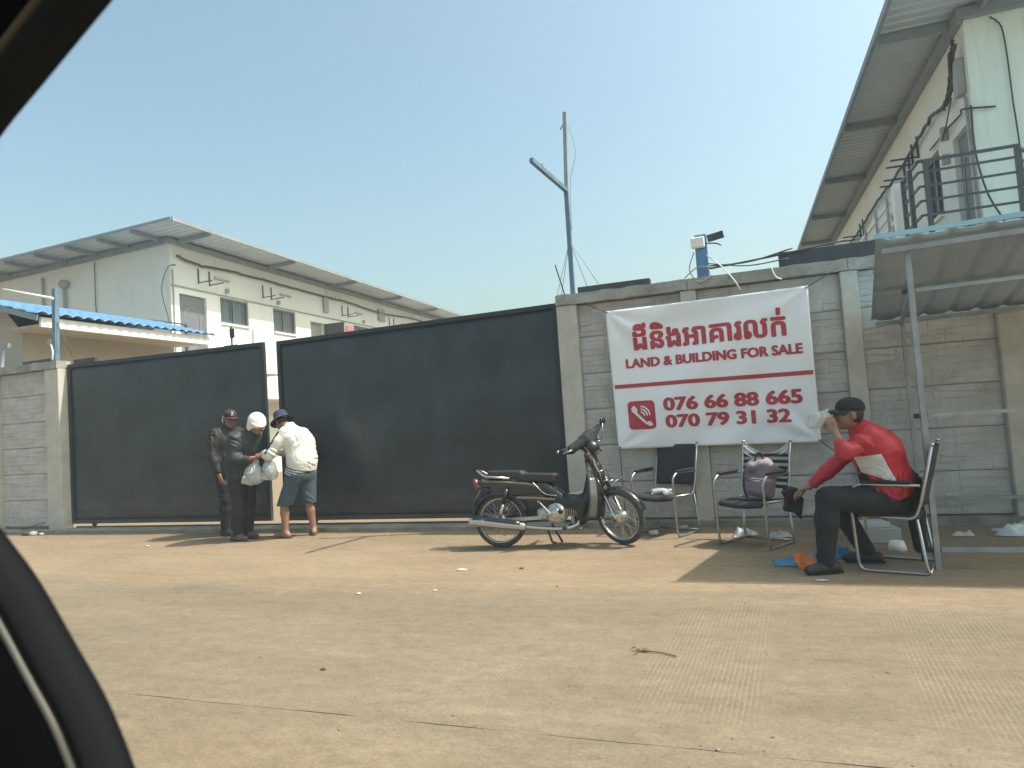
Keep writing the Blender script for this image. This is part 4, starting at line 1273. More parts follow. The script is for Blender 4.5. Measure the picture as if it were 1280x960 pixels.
# handlebar, cowling, head lamp
cowl = [('e', head + Vector((0.005, 0, 0.13)), (0.085, 0.09, 0.075), None, 0.03), ('e', head + Vector((0.045, 0, 0.10)), (0.05, 0.066, 0.062), None, 0.04),
        ('c', head + Vector((-0.03, 0.0, 0.155)), head + Vector((-0.10, -0.21, 0.155)), 0.042, 0.026, 0.03), ('c', head + Vector((-0.03, 0.0, 0.155)), head + Vector((-0.10, 0.21, 0.155)), 0.042, 0.026, 0.03)]
cw = bk(sdf_mesh('handlebar_cowl', cowl, h=0.008, k=0.03), 'handlebar_cowl', M['black_plastic'], steer)
bk(sdf_mesh('headlamp', [('e', head + Vector((0.075, 0, 0.095)), (0.024, 0.05, 0.048))], h=0.007), 'headlamp', M['glass_lens'], steer)
for s in (-1, 1):
    g0 = head + Vector((-0.095, 0.215 * s, 0.155)); g1 = head + Vector((-0.14, 0.335 * s, 0.15))
    g_ = bk(MB().tube([g0, g1], 0.017, 10), 'grip', M['black_plastic'], steer)
    bk(MB().lathe([(0.001, 0), (0.018, 0.002), (0.018, 0.02), (0.001, 0.024)], g1, g1 - g0, 12), 'bar_end', M['chrome'], steer, g_)
    bk(MB().tube([g0 + Vector((0.03, 0, -0.005)), g0 + Vector((0.05, 0.03 * s, -0.01)), g1 + Vector((0.045, 0.0, -0.02))], 0.006, 6), 'lever', M['chrome'], steer, g_)
    bk(sdf_mesh('turn_signal', [('e', head + Vector((0.045, 0.115 * s, 0.075)), (0.022, 0.016, 0.02))], h=0.005), 'turn_signal', M['orange_lens'], steer)
bk(MB().tube(smoothpath([head + Vector((0.02, 0.18, 0.17)), head + Vector((0.04, 0.2, 0.27)), head + Vector((0.02, 0.24, 0.33))]), 0.006, 6), 'mirror_stem', M['chrome'], steer)
bk(MB().lathe([(0.001, -0.012), (0.045, -0.01), (0.05, 0), (0.045, 0.006), (0.001, 0.008)], head + Vector((0.015, 0.25, 0.345)), (-1, 0, 0.1), 18), 'mirror', M['black_plastic'], steer)
# black cover bunched over the bars
bk(sdf_mesh('handlebar_cover', [('c', head + Vector((-0.08, -0.21, 0.145)), head + Vector((-0.03, -0.05, 0.20)), 0.040, 0.058, 0.03), ('b', head + Vector((-0.035, 0.03, 0.215)), (0.055, 0.10, 0.065), Euler((R(14), R(-18), R(8))).to_matrix(), 0.03),
    ('c', head + Vector((-0.03, 0.12, 0.24)), head + Vector((-0.01, 0.20, 0.30)), 0.042, 0.028, 0.03), ('c', head + Vector((-0.12, -0.28, 0.135)), head + Vector((-0.09, -0.2, 0.14)), 0.030, 0.036, 0.03)], h=0.008, wr=wrinkle(0.004, 60, 1)), 'handlebar_cover', M['black_cloth'], steer)
# black front shield; the bright reflection on its wing is painted grey
def shield(off, sc):
    def f(u, v):
        z = 0.86 - 0.60 * u
        t = (v - 0.5) * 2
        x = 0.99 + 0.10 * math.sin(u * 2.2) - 0.02 * u + off - 0.13 * abs(t) ** 1.8 * (0.55 + 0.6 * u)
        w = (0.07 + 0.13 * min(1, u * 1.7) - 0.06 * max(0, u - 0.6)) * sc
        return (x, w * t, z)
    return f
bk(MB().grid(shield(0.0, 1.0), 18, 12, True, thick=(0.006, 0, 0)), 'leg_shield', M['black_plastic'])
bk(MB().grid(lambda u, v: Vector(shield(0.009, 1.0)(0.30 + 0.66 * u, 0.02 + 0.17 * v)), 14, 5, True, thick=(0.003, 0, 0)), 'wing_sheen', M['shield_sheen'])
bk(MB().grid(shield(0.012, 0.80), 18, 12, True, thick=(0.008, 0, 0)), 'shield_centre', M['black_paint'])
bk(sdf_mesh('head_fairing', [('c', (0.97, 0, 0.90), (1.055, 0, 0.70), 0.062, 0.05), ('c', (1.03, 0, 0.78), (1.07, 0, 0.62), 0.05, 0.04)], h=0.008), 'head_fairing', M['black_paint'])
bk(sdf_mesh('fairing_trim', [('c', (0.985, -0.058, 0.895), (1.05, -0.055, 0.735), 0.018, 0.01)], h=0.005), 'fairing_trim', M['chrome'])
# little wire luggage rack over the front fender
rk = MB()
for y in (-0.06, 0.0, 0.06):
    rk.tube([(1.12, y, 0.66), (1.28, y, 0.64), (1.30, y, 0.68)], 0.005, 6)
for x in (1.15, 1.21, 1.27):
    rk.tube([(x, -0.075, 0.655), (x, 0.075, 0.655)], 0.005, 6)
rk.tube([(1.12, -0.06, 0.66), (1.10, -0.06, 0.75), (1.10, 0.06, 0.75), (1.12, 0.06, 0.66)], 0.005, 6)
bk(rk, 'front_rack', M['chrome'], steer)
# backbone, step-through cover
bk(sdf_mesh('centre_cover', [('c', (0.93, 0, 0.46), (0.66, 0, 0.42), 0.06, 0.075), ('c', (0.66, 0, 0.43), (0.50, 0, 0.58), 0.075, 0.08), ('c', (0.95, 0, 0.50), (0.99, 0, 0.75), 0.055, 0.045), ('c', (0.90, 0, 0.44), (0.84, 0, 0.27), 0.075, 0.07), ('c', (0.74, 0, 0.46), (0.80, 0, 0.36), 0.07, 0.06), ('c', (0.96, 0, 0.52), (0.99, 0, 0.72), 0.085, 0.06)], h=0.009, k=0.03), 'centre_cover', M['black_plastic'])
bk(MB().bar((0.72, -0.02, 0.52), (0.90, -0.02, 0.545), 0.012, 0.012), 'cable_stay', M['chrome'])
# tail body: black with gold flashes
body = [('c', (-0.20, 0, 0.66), (0.15, 0, 0.655), 0.05, 0.085), ('c', (0.15, 0, 0.655), (0.48, 0, 0.60), 0.085, 0.085), ('c', (0.48, 0, 0.60), (0.63, 0, 0.49), 0.08, 0.075), ('b', (0.18, 0, 0.58), (0.26, 0.075, 0.06), None, 0.03)]
bk(sdf_mesh('tail_body', body, h=0.009, k=0.035), 'tail_body', M['black_paint'])
def flash(pts, hw):
    b = MB()
    n = len(pts)
    vs = []
    for (x, y, z) in pts: vs += [(x, y, z - hw), (x, y, z + hw), (x, y - 0.006, z)]
    fs = []
    for i in range(n - 1):
        a = 3 * i; c = a + 3
        fs += [(a, c, c + 2, a + 2), (a + 2, c + 2, c + 1, a + 1), (a, a + 1, c + 1, c)]
    b.add(vs, fs, True); return b
bk(flash([(-0.17, -0.058, 0.685), (0.0, -0.081, 0.675), (0.16, -0.091, 0.66), (0.30, -0.092, 0.645), (0.42, -0.090, 0.62)], 0.014), 'gold_flash', M['gold'])
bk(flash([(0.20, -0.084, 0.505), (0.32, -0.086, 0.50), (0.46, -0.086, 0.49), (0.60, -0.081, 0.475)], 0.016), 'gold_flash', M['gold'])
bk(MB().tube(smoothpath([(0.38, -0.098, 0.655), (0.43, -0.097, 0.60), (0.50, -0.09, 0.535), (0.62, -0.084, 0.51)]), 0.006, 6), 'chrome_trim', M['chrome'])
seat = [('b', (0.42, 0, 0.705), (0.20, 0.098, 0.045), Euler((0, R(3.5), 0)).to_matrix(), 0.03), ('b', (0.08, 0, 0.745), (0.19, 0.088, 0.045), Euler((0, R(2), 0)).to_matrix(), 0.04), ('e', (0.585, 0, 0.69), (0.05, 0.09, 0.04), None, 0.03)]
bk(sdf_mesh('seat', seat, h=0.008), 'seat', M['seat_vinyl'])
bk(MB().tube(fillet([(0.14, -0.115, 0.705), (-0.13, -0.115, 0.735), (-0.235, -0.06, 0.81), (-0.235, 0.06, 0.81), (-0.13, 0.115, 0.735), (0.14, 0.115, 0.705)], 0.04), 0.012, 8), 'grab_rail', M['chrome'])
tl = bk(sdf_mesh('tail_lamp', [('e', (-0.255, 0, 0.66), (0.04, 0.055, 0.065), Euler((0, R(-18), 0)).to_matrix())], h=0.007), 'tail_lamp', M['red_lens'])
for s in (-1, 1):
    bk(sdf_mesh('turn_signal', [('e', (-0.21, 0.095 * s, 0.635), (0.022, 0.022, 0.016))], h=0.005), 'turn_signal', M['orange_lens'])
bk(MB().grid(lambda u, v: (-0.20 - 0.10 * u, (v - 0.5) * 0.12, 0.60 - 0.17 * u), 2, 2, True, thick=(0.003, 0, 0.003)), 'number_plate', M['galv'])
bk(MB().grid(fender(Vector((0, 0, 0.277)), 0.30, 20, 168, 0.07, 0.03), 22, 10, True, thick=(0, 0, -0.004)), 'rear_fender', M['black_plastic'])
# swing arm, shocks, chain case
for s in (-1, 1):
    bk(MB().bar((0.0, 0.09 * s, 0.28), (0.45, 0.09 * s, 0.30), 0.022, 0.035), 'swing_arm', M['alu' if s < 0 else 'black_paint'])
    a_, b_ = Vector((0.02, 0.11 * s, 0.31)), Vector((0.10, 0.105 * s, 0.60))
    sh = bk(MB().tube([a_, a_.lerp(b_, 0.5)], 0.02, 12), 'shock_absorber', M['chrome'])
    bk(MB().tube([a_.lerp(b_, 0.5), b_], 0.026, 12), 'shock_cover', M['black_plastic'], lean, sh)
bk(MB().bbox((-0.05, 0.06, 0.25), (0.45, 0.085, 0.36), 0.012), 'chain_case', M['black_plastic'])
# engine
en = bk(MB().lathe([(0.001, -0.118), (0.045, -0.118), (0.075, -0.115), (0.098, -0.105), (0.106, -0.085), (0.106, 0.09), (0.08, 0.11), (0.001, 0.112)], (0.60, 0, 0.335), (0, 1, 0), 32), 'engine', M['alu'])
bk(MB().lathe([(0.001, -0.006), (0.045, -0.006), (0.052, 0), (0.052, 0.01)], (0.60, -0.12, 0.335), (0, 1, 0), 24), 'clutch_cover', M['chrome'], lean, en)
for k in range(6):
    a = k * math.pi / 3 + 0.3
    bk(MB().lathe([(0.001, -0.006), (0.008, -0.005), (0.008, 0.004)], (0.60 + 0.082 * math.cos(a), -0.115, 0.335 + 0.082 * math.sin(a)), (0, 1, 0), 8), 'bolt', M['dark_steel'], lean, en)
bk(MB().lathe([(0.001, -0.012), (0.022, -0.012), (0.026, 0), (0.026, 0.008)], (0.655, -0.125, 0.355), (0, 1, 0), 18), 'oil_cap', M['black_plastic'], lean, en)
bk(MB().bbox((0.40, -0.085, 0.27), (0.60, 0.085, 0.39), 0.02), 'gearbox', M['alu'], lean, en)
for k in range(7):
    bk(MB().bbox((0.685 + 0.022 * k, -0.062, 0.30), (0.696 + 0.022 * k, 0.062, 0.405), 0.004), 'cooling_fin', M['alu'], lean, en)
bk(MB().bbox((0.84, -0.05, 0.305), (0.90, 0.05, 0.40), 0.012), 'cylinder_head', M['black_plastic'], lean, en)
bk(MB().tube(fillet([(0.565, -0.125, 0.33), (0.565, -0.165, 0.33), (0.45, -0.165, 0.46), (0.45, -0.2, 0.465)], 0.02), 0.009, 8), 'kick_lever', M['chrome'])
# exhaust
ex = bk(MB().tube(smoothpath([(0.84, -0.03, 0.30), (0.80, -0.07, 0.215), (0.65, -0.115, 0.185), (0.42, -0.125, 0.20), (0.28, -0.13, 0.215)]), 0.017, 10), 'exhaust', M['chrome'])
bk(MB().lathe([(0.001, 0), (0.03, 0.0), (0.042, 0.03), (0.048, 0.12), (0.05, 0.45), (0.047, 0.56), (0.04, 0.60), (0.02, 0.605), (0.018, 0.58)], (0.30, -0.135, 0.215), Vector((-0.60, -0.01, 0.075)), 20), 'muffler', M['chrome'], lean, ex)
bk(MB().grid(lambda u, v: Vector((0.25 - 0.5 * u, -0.135, 0.222 + 0.0625 * u)) + 0.055 * Vector((0.1 * math.cos(R(200 - 140 * v)), math.cos(R(20 + 140 * v)) * -1, math.sin(R(20 + 140 * v)))), 8, 8, True, thick=(0, 0, 0.003)), 'heat_shield', M['black_plastic'], lean, ex)
# pegs, stands
for s in (-1, 1):
    bk(MB().tube([(0.70, 0.09 * s, 0.19), (0.70, 0.23 * s, 0.20)], 0.016, 8), 'foot_peg', M['black_plastic'])
bk(MB().tube([(0.82, -0.1, 0.20), (0.85, -0.17, 0.19), (0.88, -0.19, 0.195)], 0.009, 8), 'brake_pedal', M['chrome'])
bk(MB().tube([(0.52, 0.08, 0.22), (0.60, 0.19, 0.028)], 0.012, 8), 'side_stand', M['dark_steel'])
bk(MB().tube(fillet([(0.50, -0.09, 0.21), (0.555, -0.115, 0.055), (0.60, -0.14, 0.05)], 0.03), 0.012, 8), 'centre_stand', M['dark_steel'])
bk(MB().tube(smoothpath([head + Vector((0.0, -0.1, 0.15)), head + Vector((0.07, -0.09, 0.05)), head + Vector((0.09, -0.07, -0.2)), axle_f + Vector((-0.02, -0.07, 0.06))]), 0.005, 6), 'brake_cable', M['cable'], steer)

# ================================================================ CHAIRS
def chair(loc, face, label, kind=0):
    """face: world direction the sitter looks; local +y is forward"""
    rz = math.atan2(face[1], face[0]) - math.pi / 2
    t = empty('chair', (loc[0], loc[1], 0), rz, label, 'chair', 'black steel-tube chairs along the wall')
    w = 0.25
    for s in (-1, 1):
        x = w * s
        MB().tube(fillet([(x, -0.24, 0.645), (x, 0.16, 0.655), (x, 0.23, 0.60), (x, 0.205, 0.012), (x, -0.25, 0.012), (x, -0.235, 0.06), (x * 0.94, -0.20, 0.40)], 0.06), 0.0115, 10).build('side_frame', M['steel_tube'], t)
        MB().bbox((x - 0.022, -0.19, 0.660), (x + 0.022, 0.15, 0.682), 0.008).build('armrest', M['black_plastic'], t)
        MB().tube(fillet([(x * 0.93, 0.17, 0.415), (x * 0.93, -0.19, 0.40), (x * 0.96, -0.235, 0.52), (x * 0.98, -0.335, 0.935)], 0.05), 0.0115, 10).build('back_tube', M['steel_tube'], t)
        MB().lathe([(0.001, -0.012), (0.016, -0.006), (0.016, 0.008), (0.001, 0.012)], (x * 0.98, -0.338, 0.94), (0, -0.2, 1), 12).build('end_cap', M['chrome'], t)
    MB().tube([(-w, -0.25, 0.016), (w, -0.25, 0.016)], 0.0105, 8).build('rear_cross_bar', M['steel_tube'], t)
    MB().tube([(-w * 0.93, 0.15, 0.402), (w * 0.93, 0.15, 0.402)], 0.010, 8).build('seat_cross_bar', M['steel_tube'], t)
    def seatf(u, v):
        y = 0.225 - 0.43 * u; xx = (v - 0.5) * 0.44
        return (xx, y, 0.437 - 0.018 * math.sin(math.pi * v) - 0.02 * u - 0.03 * max(0, 1 - u * 7) ** 2)
    MB().grid(seatf, 14, 10, True, thick=(0, 0, -0.028)).build('seat', M['black_fabric'], t)
    if kind == 0:
        def bf(u, v):
            z = 0.49 + 0.43 * u; xx = (v - 0.5) * 0.455
            return (xx, -0.225 - 0.24 * (z - 0.49) + 0.0 - 0.035 * math.sin(math.pi * v), z)
        MB().grid(bf, 12, 12, True, thick=(0, 0.012, 0)).build('backrest', M['black_fabric'], t)
    else:
        for i in range(6):
            z0 = 0.50 + 0.058 * i
            def sf(u, v, z0=z0):
                z = z0 + 0.03 * u; xx = (v - 0.5) * 0.455
                return (xx, -0.228 - 0.24 * (z - 0.49) - 0.03 * math.sin(math.pi * v), z)
            MB().grid(sf, 2, 12, True, thick=(0, 0.008, 0)).build('back_strap', M['black_fabric'], t)
        def tf(u, v):
            z = 0.935 - 0.10 * u - 0.115 * math.sin(math.pi * v) ** 0.8 * (1 - 0.25 * u); xx = (v - 0.5) * 0.46
            return (xx, -0.335 + 0.03 * u - 0.02 * math.sin(math.pi * v) + 0.012 * math.sin(u * 12 + v * 3), z)
        MB().grid(tf, 10, 20, True, thick=(0, 0.004, 0)).build('sagging_top_cloth', M['white_cloth'], t)
    return t


C1 = chair((-0.90, -0.52), (-0.42, -0.91), 'black chair nearest the motorcycle with a plastic bottle on its seat', 0)
C2 = chair((-0.02, -1.10), (-0.51, -0.86), 'strap-backed chair with a mauve backpack standing before the banner', 1)
C3 = chair((0.975, -1.93), (-0.955, 0.295), 'chair the man in the red jacket sits on', 0)

# water bottle and crumpled wrapper on chair 1
def bottle(loc, rz, name, label, tilt=90):
    t = empty(name, loc, rz, label, 'bottle')
    b = MB().lathe([(0.001, -0.1), (0.028, -0.1), (0.031, -0.09), (0.029, -0.06), (0.031, -0.05), (0.029, -0.02), (0.031, 0.0), (0.030, 0.03), (0.018, 0.075), (0.013, 0.085), (0.013, 0.1)], (0, 0, 0.031), (1, 0, 0), 20)
    o = b.build('body', M['clear'], t)
    MB().lathe([(0.001, 0.118), (0.015, 0.116), (0.015, 0.098), (0.001, 0.097)], (0, 0, 0.031), (1, 0, 0), 16).build('cap', M['white_paint'], t)
    MB().lathe([(0.0312, -0.048), (0.0322, -0.03), (0.0322, 0.0), (0.0312, 0.012)], (0, 0, 0.031), (1, 0, 0), 20).build('wrap', M['card'], t)
    return t
bottle((-0.93, -0.56, 0.421), 0.5, 'water_bottle', 'clear plastic bottle lying on the seat of the chair by the motorcycle')
o = sdf('crumpled_wrapper', [('e', (-0.83, -0.63, 0.437), (0.055, 0.04, 0.022)), ('e', (-0.87, -0.60, 0.445), (0.03, 0.045, 0.02))], M['clear'], h=0.006, wr=wrinkle(0.006, 90, 2))
tag(o, 'crumpled clear wrapper beside the bottle on the first chair', 'wrapper')

# backpack on chair 2
BP = empty('backpack', (0.06, -1.06, 0.45), 0, 'mauve backpack slumped against the back of the strap-backed chair', 'backpack')
def bp(o): o.location = -BP.location; return o
BR_ = Euler((R(-14), R(8), R(-28))).to_matrix()
bd = bp(sdf('body', [('b', (0.075, -1.06, 0.60), (0.125, 0.085, 0.165), BR_, 0.03), ('c', (-0.01, -1.10, 0.72), (0.13, -1.03, 0.75), 0.05, 0.05, 0.04), ('b', (0.05, -1.14, 0.53), (0.115, 0.06, 0.085), BR_, 0.02)], M['mauve'], BP, h=0.008, wr=wrinkle(0.007, 60, 3)))
bp(sdf('front_pocket', [('b', (0.035, -1.185, 0.54), (0.085, 0.028, 0.06), BR_, 0.01)], M['mauve'], BP, h=0.006, wr=wrinkle(0.003, 70, 6)))
bp(MB().tube(smoothpath([(-0.04, -1.17, 0.74), (-0.07, -1.22, 0.66), (-0.08, -1.24, 0.54), (-0.06, -1.22, 0.45)]), 0.014, 6).build('strap', M['black_fabric'], BP))
bp(MB().tube(smoothpath([(0.03, -1.10, 0.77), (0.05, -1.09, 0.84), (0.09, -1.07, 0.84), (0.11, -1.06, 0.77)]), 0.010, 6).build('top_handle', M['black_fabric'], BP))
bp(MB().tube(smoothpath([(-0.05, -1.185, 0.605), (0.03, -1.225, 0.615), (0.12, -1.20, 0.60)]), 0.005, 5).build('zip', M['cable'], BP))
# black bag held on the chair's edge
HB = empty('black_pouch', (0.30, -1.62, 0.45), 0, 'small black pouch under the seated man\'s reaching hand', 'bag')
def hb(o): o.location = -HB.location; return o
hb(sdf('pouch', [('b', (0.30, -1.74, 0.46), (0.075, 0.03, 0.07), Euler((0, R(12), R(20))).to_matrix(), 0.03), ('e', (0.285, -1.75, 0.56), (0.07, 0.04, 0.045), None, 0.03), ('c', (0.33, -1.76, 0.40), (0.345, -1.77, 0.35), 0.03, 0.012, 0.02)], M['black_cloth'], HB, h=0.007, wr=wrinkle(0.006, 50, 4)))

# ================================================================ PEOPLE
V3 = lambda *a: Vector(a)


def frame(f, u=(0, 0, 1)):
    f = Vector(f).normalized(); u = Vector(u); r = f.cross(u).normalized(); u = r.cross(f).normalized()
    return f, r, u


def M3(r, f, u):
    return np.array([[r.x, f.x, u.x], [r.y, f.y, u.y], [r.z, f.z, u.z]])


def hand(w, d, n, curl=0.35, side=1, thumb=True, spread=0.0185, sc=1.0, tcurl=0.3):
    """w wrist, d direction of the fingers, n palm normal, side +1/-1: where the thumb sits along d x n"""
    d = Vector(d).normalized(); n = Vector(n); n = (n - d * n.dot(d)).normalized(); s = d.cross(n) * side
    P = []
    w = Vector(w)
    for i in range(4):
        off = s * ((1.5 - i) * spread * sc)
        k = w + d * (0.082 - 0.004 * abs(i - 1)) * sc + off
        P.append(('c', w + d * 0.005 + off * 0.6, k, 0.0135 * sc, 0.0115 * sc, 0.012))
        L = [(0.040, 0.026, 0.021), (0.045, 0.029, 0.022), (0.042, 0.027, 0.022), (0.033, 0.021, 0.019)][i]
        a = 0.0; p = k
        for j, l in enumerate(L):
            a += curl * (0.7 + 0.45 * j) + 0.03 * i
            q = p + (d * math.cos(a) + n * math.sin(a)) * l * sc
            r0 = (0.0098 - 0.0011 * j) * sc
            P.append(('c', p, q, r0, r0 - 0.001, 0.003)); p = q
    if thumb:
        b = w + d * 0.02 * sc + s * 0.022 * sc
        m = b + (d * 0.55 + s * 0.7 + n * 0.35).normalized() * 0.042 * sc
        e = m + (d * 0.8 + s * (0.35 - tcurl) + n * (0.3 + tcurl)).normalized() * 0.032 * sc
        g_ = e + (d * 0.85 + s * (0.1 - tcurl) + n * (0.35 + tcurl)).normalized() * 0.026 * sc
        P += [('c', b, m, 0.015 * sc, 0.012 * sc, 0.01), ('c', m, e, 0.0115 * sc, 0.0105 * sc, 0.004), ('c', e, g_, 0.0105 * sc, 0.009 * sc, 0.004)]
    return P


def head_prims(c, f, u):
    f, r, u = frame(f, u)
    c = Vector(c); MM = M3(r, f, u)
    P = [('e', c + u * 0.035 - f * 0.012, (0.076, 0.097, 0.085), MM, 0.02), ('e', c - u * 0.035 + f * 0.022, (0.060, 0.072, 0.078), MM, 0.03),
         ('e', c - u * 0.095 + f * 0.062, (0.026, 0.022, 0.02), MM, 0.025), ('c', c - r * 0.034 + f * 0.078 + u * 0.022, c + r * 0.034 + f * 0.078 + u * 0.022, 0.012, 0.012, 0.014),
         ('c', c + f * 0.088 + u * 0.008, c + f * 0.108 - u * 0.026, 0.009, 0.0135, 0.008), ('c', c + f * 0.094 - u * 0.03 - r * 0.011, c + f * 0.094 - u * 0.03 + r * 0.011, 0.009, 0.009, 0.006),
         ('c', c - r * 0.018 + f * 0.088 - u * 0.056, c + r * 0.018 + f * 0.088 - u * 0.056, 0.0075, 0.0075, 0.006), ('c', c - r * 0.016 + f * 0.086 - u * 0.067, c + r * 0.016 + f * 0.086 - u * 0.067, 0.008, 0.008, 0.006)]
    for s in (-1, 1):
        P += [('e', c + r * (0.040 * s) + f * 0.066 - u * 0.018, (0.024, 0.022, 0.026), MM, 0.02), ('e', c + r * (0.079 * s) - f * 0.012 - u * 0.005, (0.011, 0.022, 0.033), MM, 0.008),
              ('e', c + r * (0.031 * s) + f * 0.094 + u * 0.004, (0.014, 0.012, 0.009), MM, -1)]
    return P


def torso(J, ra, g=0.0, shoulder=True):
    """overlapping tapered volumes from pelvis over waist and chest to the shoulders; g = clothing thickness"""
    lat = (J['shL'] - J['shR']).normalized(); lp = (J['hipL'] - J['hipR']).normalized()
    P = []
    for s in (-1, 1):
        a = J['pelvis'] + lp * (0.062 * s); b = J['waist'] + (lp + lat).normalized() * (0.055 * s); c = J['chest'] + lat * (0.075 * s)
        P += [('c', a, b, 0.105 * ra + g, 0.100 * ra + g, 0.09), ('c', b, c, 0.100 * ra + g, 0.106 * ra + g, 0.09)]
        sh = J['shL'] if s > 0 else J['shR']
        P += [('c', c, sh - lat * (0.03 * s), 0.088 * ra + g, 0.058 * ra + g, 0.09)]
    P.append(('c', J['chest'], J['neck'], 0.095 * ra + g, 0.055 + g, 0.09))
    return P


def limb(a, b, c, r0, r1, r2, k=0.02):
    m = a.lerp(b, 0.4)
    return [('c', a, m, r0, r0 * 0.97, k), ('c', m, b, r0 * 0.97, r1, k), ('c', b, b.lerp(c, 0.35), r1, r1 * 1.04, k), ('c', b.lerp(c, 0.35), c, r1 * 1.04, r2, k)]


def eyes(root, c, f, u):
    f, r, u = frame(f, u); c = Vector(c)
    for s in (-1, 1):
        p = c + r * (0.031 * s) + f * 0.0845 + u * 0.004
        o = MB().lathe([(0.0001, 0.011), (0.006, 0.009), (0.0095, 0.005), (0.011, 0.0)], p - f * 0.002, f, 12).build('eye', M['eye'], root); o.location = -root.location
        o = MB().tube([c + r * (0.014 * s) + f * 0.0925 + u * 0.026, c + r * (0.033 * s) + f * 0.089 + u * 0.031, c + r * (0.05 * s) + f * 0.078 + u * 0.026], 0.004, 6).build('eyebrow', M['hair'], root); o.location = -root.location


def body(root, J, hands, skin='skin', ra=0.9, shod=True):
    P = torso(J, ra * 0.9)
    P += [('c', J['neck'], J['head'] - Vector(J['hu']) * 0.03, 0.054, 0.056, 0.02)]
    P += head_prims(J['head'], J['hf'], J['hu'])
    for s in 'LR':
        P += limb(J['sh' + s], J['el' + s], J['wr' + s], 0.046, 0.038, 0.026)
        P += limb(J['hip' + s], J['kn' + s], J['an' + s], 0.078, 0.052, 0.036)
        a, t_ = J['an' + s], J['toe' + s]
        if shod: t_ = Vector((a.x, a.y, 0.04)).lerp(t_, 0.6)
        h = a + (a - t_).normalized() * 0.045; h.z = a.z - 0.045
        P += [('c', a, h, 0.036, 0.03, 0.02), ('c', h, t_, 0.03, 0.022, 0.02), ('c', a - V3(0, 0, 0.02), t_, 0.033, 0.02, 0.02)]
    P += hands
    o = sdf('body', P, M[skin], root, h=0.0068, k=0.02); o.location = -root.location
    eyes(root, J['head'], J['hf'], J['hu'])
    return o


def wear(root, name, P, m, **kw):
    kw.setdefault('h', 0.0085)
    o = sdf(name, P, M[m], root, **kw); o.location = -root.location
    return o


def cap(root, c, f, u, m, brim=True, mb=None):
    f, r, u = frame(f, u); c = Vector(c); MM = M3(r, f, u)
    o = sdf('cap', [('e', c + u * 0.058 - f * 0.012, (0.086, 0.107, 0.080), MM)], M[m], root, h=0.006, cuts=[(c + u * 0.030, -(u - f * 0.10))]); o.location = -root.location
    def bf(a, b):
        t = (a - 0.5) * 2
        ang = t * 1.25
        base = c + u * (0.046 - 0.012 * t * t) + f * (0.092 * math.cos(ang) - 0.012) + r * (0.086 * math.sin(ang))
        return base + (f * (0.105 * math.cos(t * 1.2)) - u * 0.018 + r * (0.01 * t)) * b - u * (0.016 * t * t * b)
    p = MB().grid(bf, 16, 5, True, thick=-u * 0.005).build('peak', M[mb or m], o)
    return o


def shoe(root, a, toe, m='shoe', sole=None):
    d = (toe - a); d.z = 0; d.normalize()
    a2 = Vector((a.x, a.y, 0)); L = 0.27
    s = Vector((-d.y, d.x, 0)); hl = a2 - d * 0.075
    P = [('c', hl + V3(0, 0, 0.045), hl + d * 0.10 + V3(0, 0, 0.05), 0.042, 0.044, 0.02), ('c', hl + d * 0.1 + V3(0, 0, 0.046), hl + d * 0.215 + V3(0, 0, 0.034), 0.045, 0.036, 0.03), ('c', a + V3(0, 0, 0.01), hl + d * 0.05 + V3(0, 0, 0.05), 0.045, 0.045, 0.02)]
    o = sdf('shoe', P, M[m], root, h=0.006, cuts=[(V3(0, 0, 0.014), V3(0, 0, -1))]); o.location = -root.location
    b = MB()
    n = 20; out = []
    for k in range(n):
        t = 2 * math.pi * k / n
        x = math.cos(t); y = math.sin(t)
        out.append(hl + d * (0.085 + 0.145 * x) + s * ((0.044 - 0.006 * x) * y))
    b.add([p + V3(0, 0, 0.001) for p in out] + [p + V3(0, 0, 0.018) for p in out], [tuple(range(n)), tuple(range(2 * n - 1, n - 1, -1))] + [(i, (i + 1) % n, (i + 1) % n + n, i + n) for i in range(n)])
    b.build('sole', M[sole or 'black_plastic'], o)
    return o


def sandal(root, a, toe):
    d = (toe - a); d.z = 0; d.normalize(); a2 = Vector((a.x, a.y, 0)); s = Vector((-d.y, d.x, 0)); hl = a2 - d * 0.06
    b = MB(); n = 18; out = []
    for k in range(n):
        t = 2 * math.pi * k / n
        out.append(hl + d * (0.09 + 0.135 * math.cos(t)) + s * ((0.042 + 0.004 * math.cos(t)) * math.sin(t)))
    b.add([p + V3(0, 0, 0.001) for p in out] + [p + V3(0, 0, 0.014) for p in out], [tuple(range(n)), tuple(range(2 * n - 1, n - 1, -1))] + [(i, (i + 1) % n, (i + 1) % n + n, i + n) for i in range(n)])
    o = b.build('sandal', M['sandal'], root); o.location = -root.location
    c = hl + d * 0.13
    p = MB().tube(smoothpath([c - s * 0.046 + V3(0, 0, 0.01), c - s * 0.03 + V3(0, 0, 0.055), c + s * 0.03 + V3(0, 0, 0.055), c + s * 0.046 + V3(0, 0, 0.01)]), 0.009, 6).build('strap', M['sandal'], o)


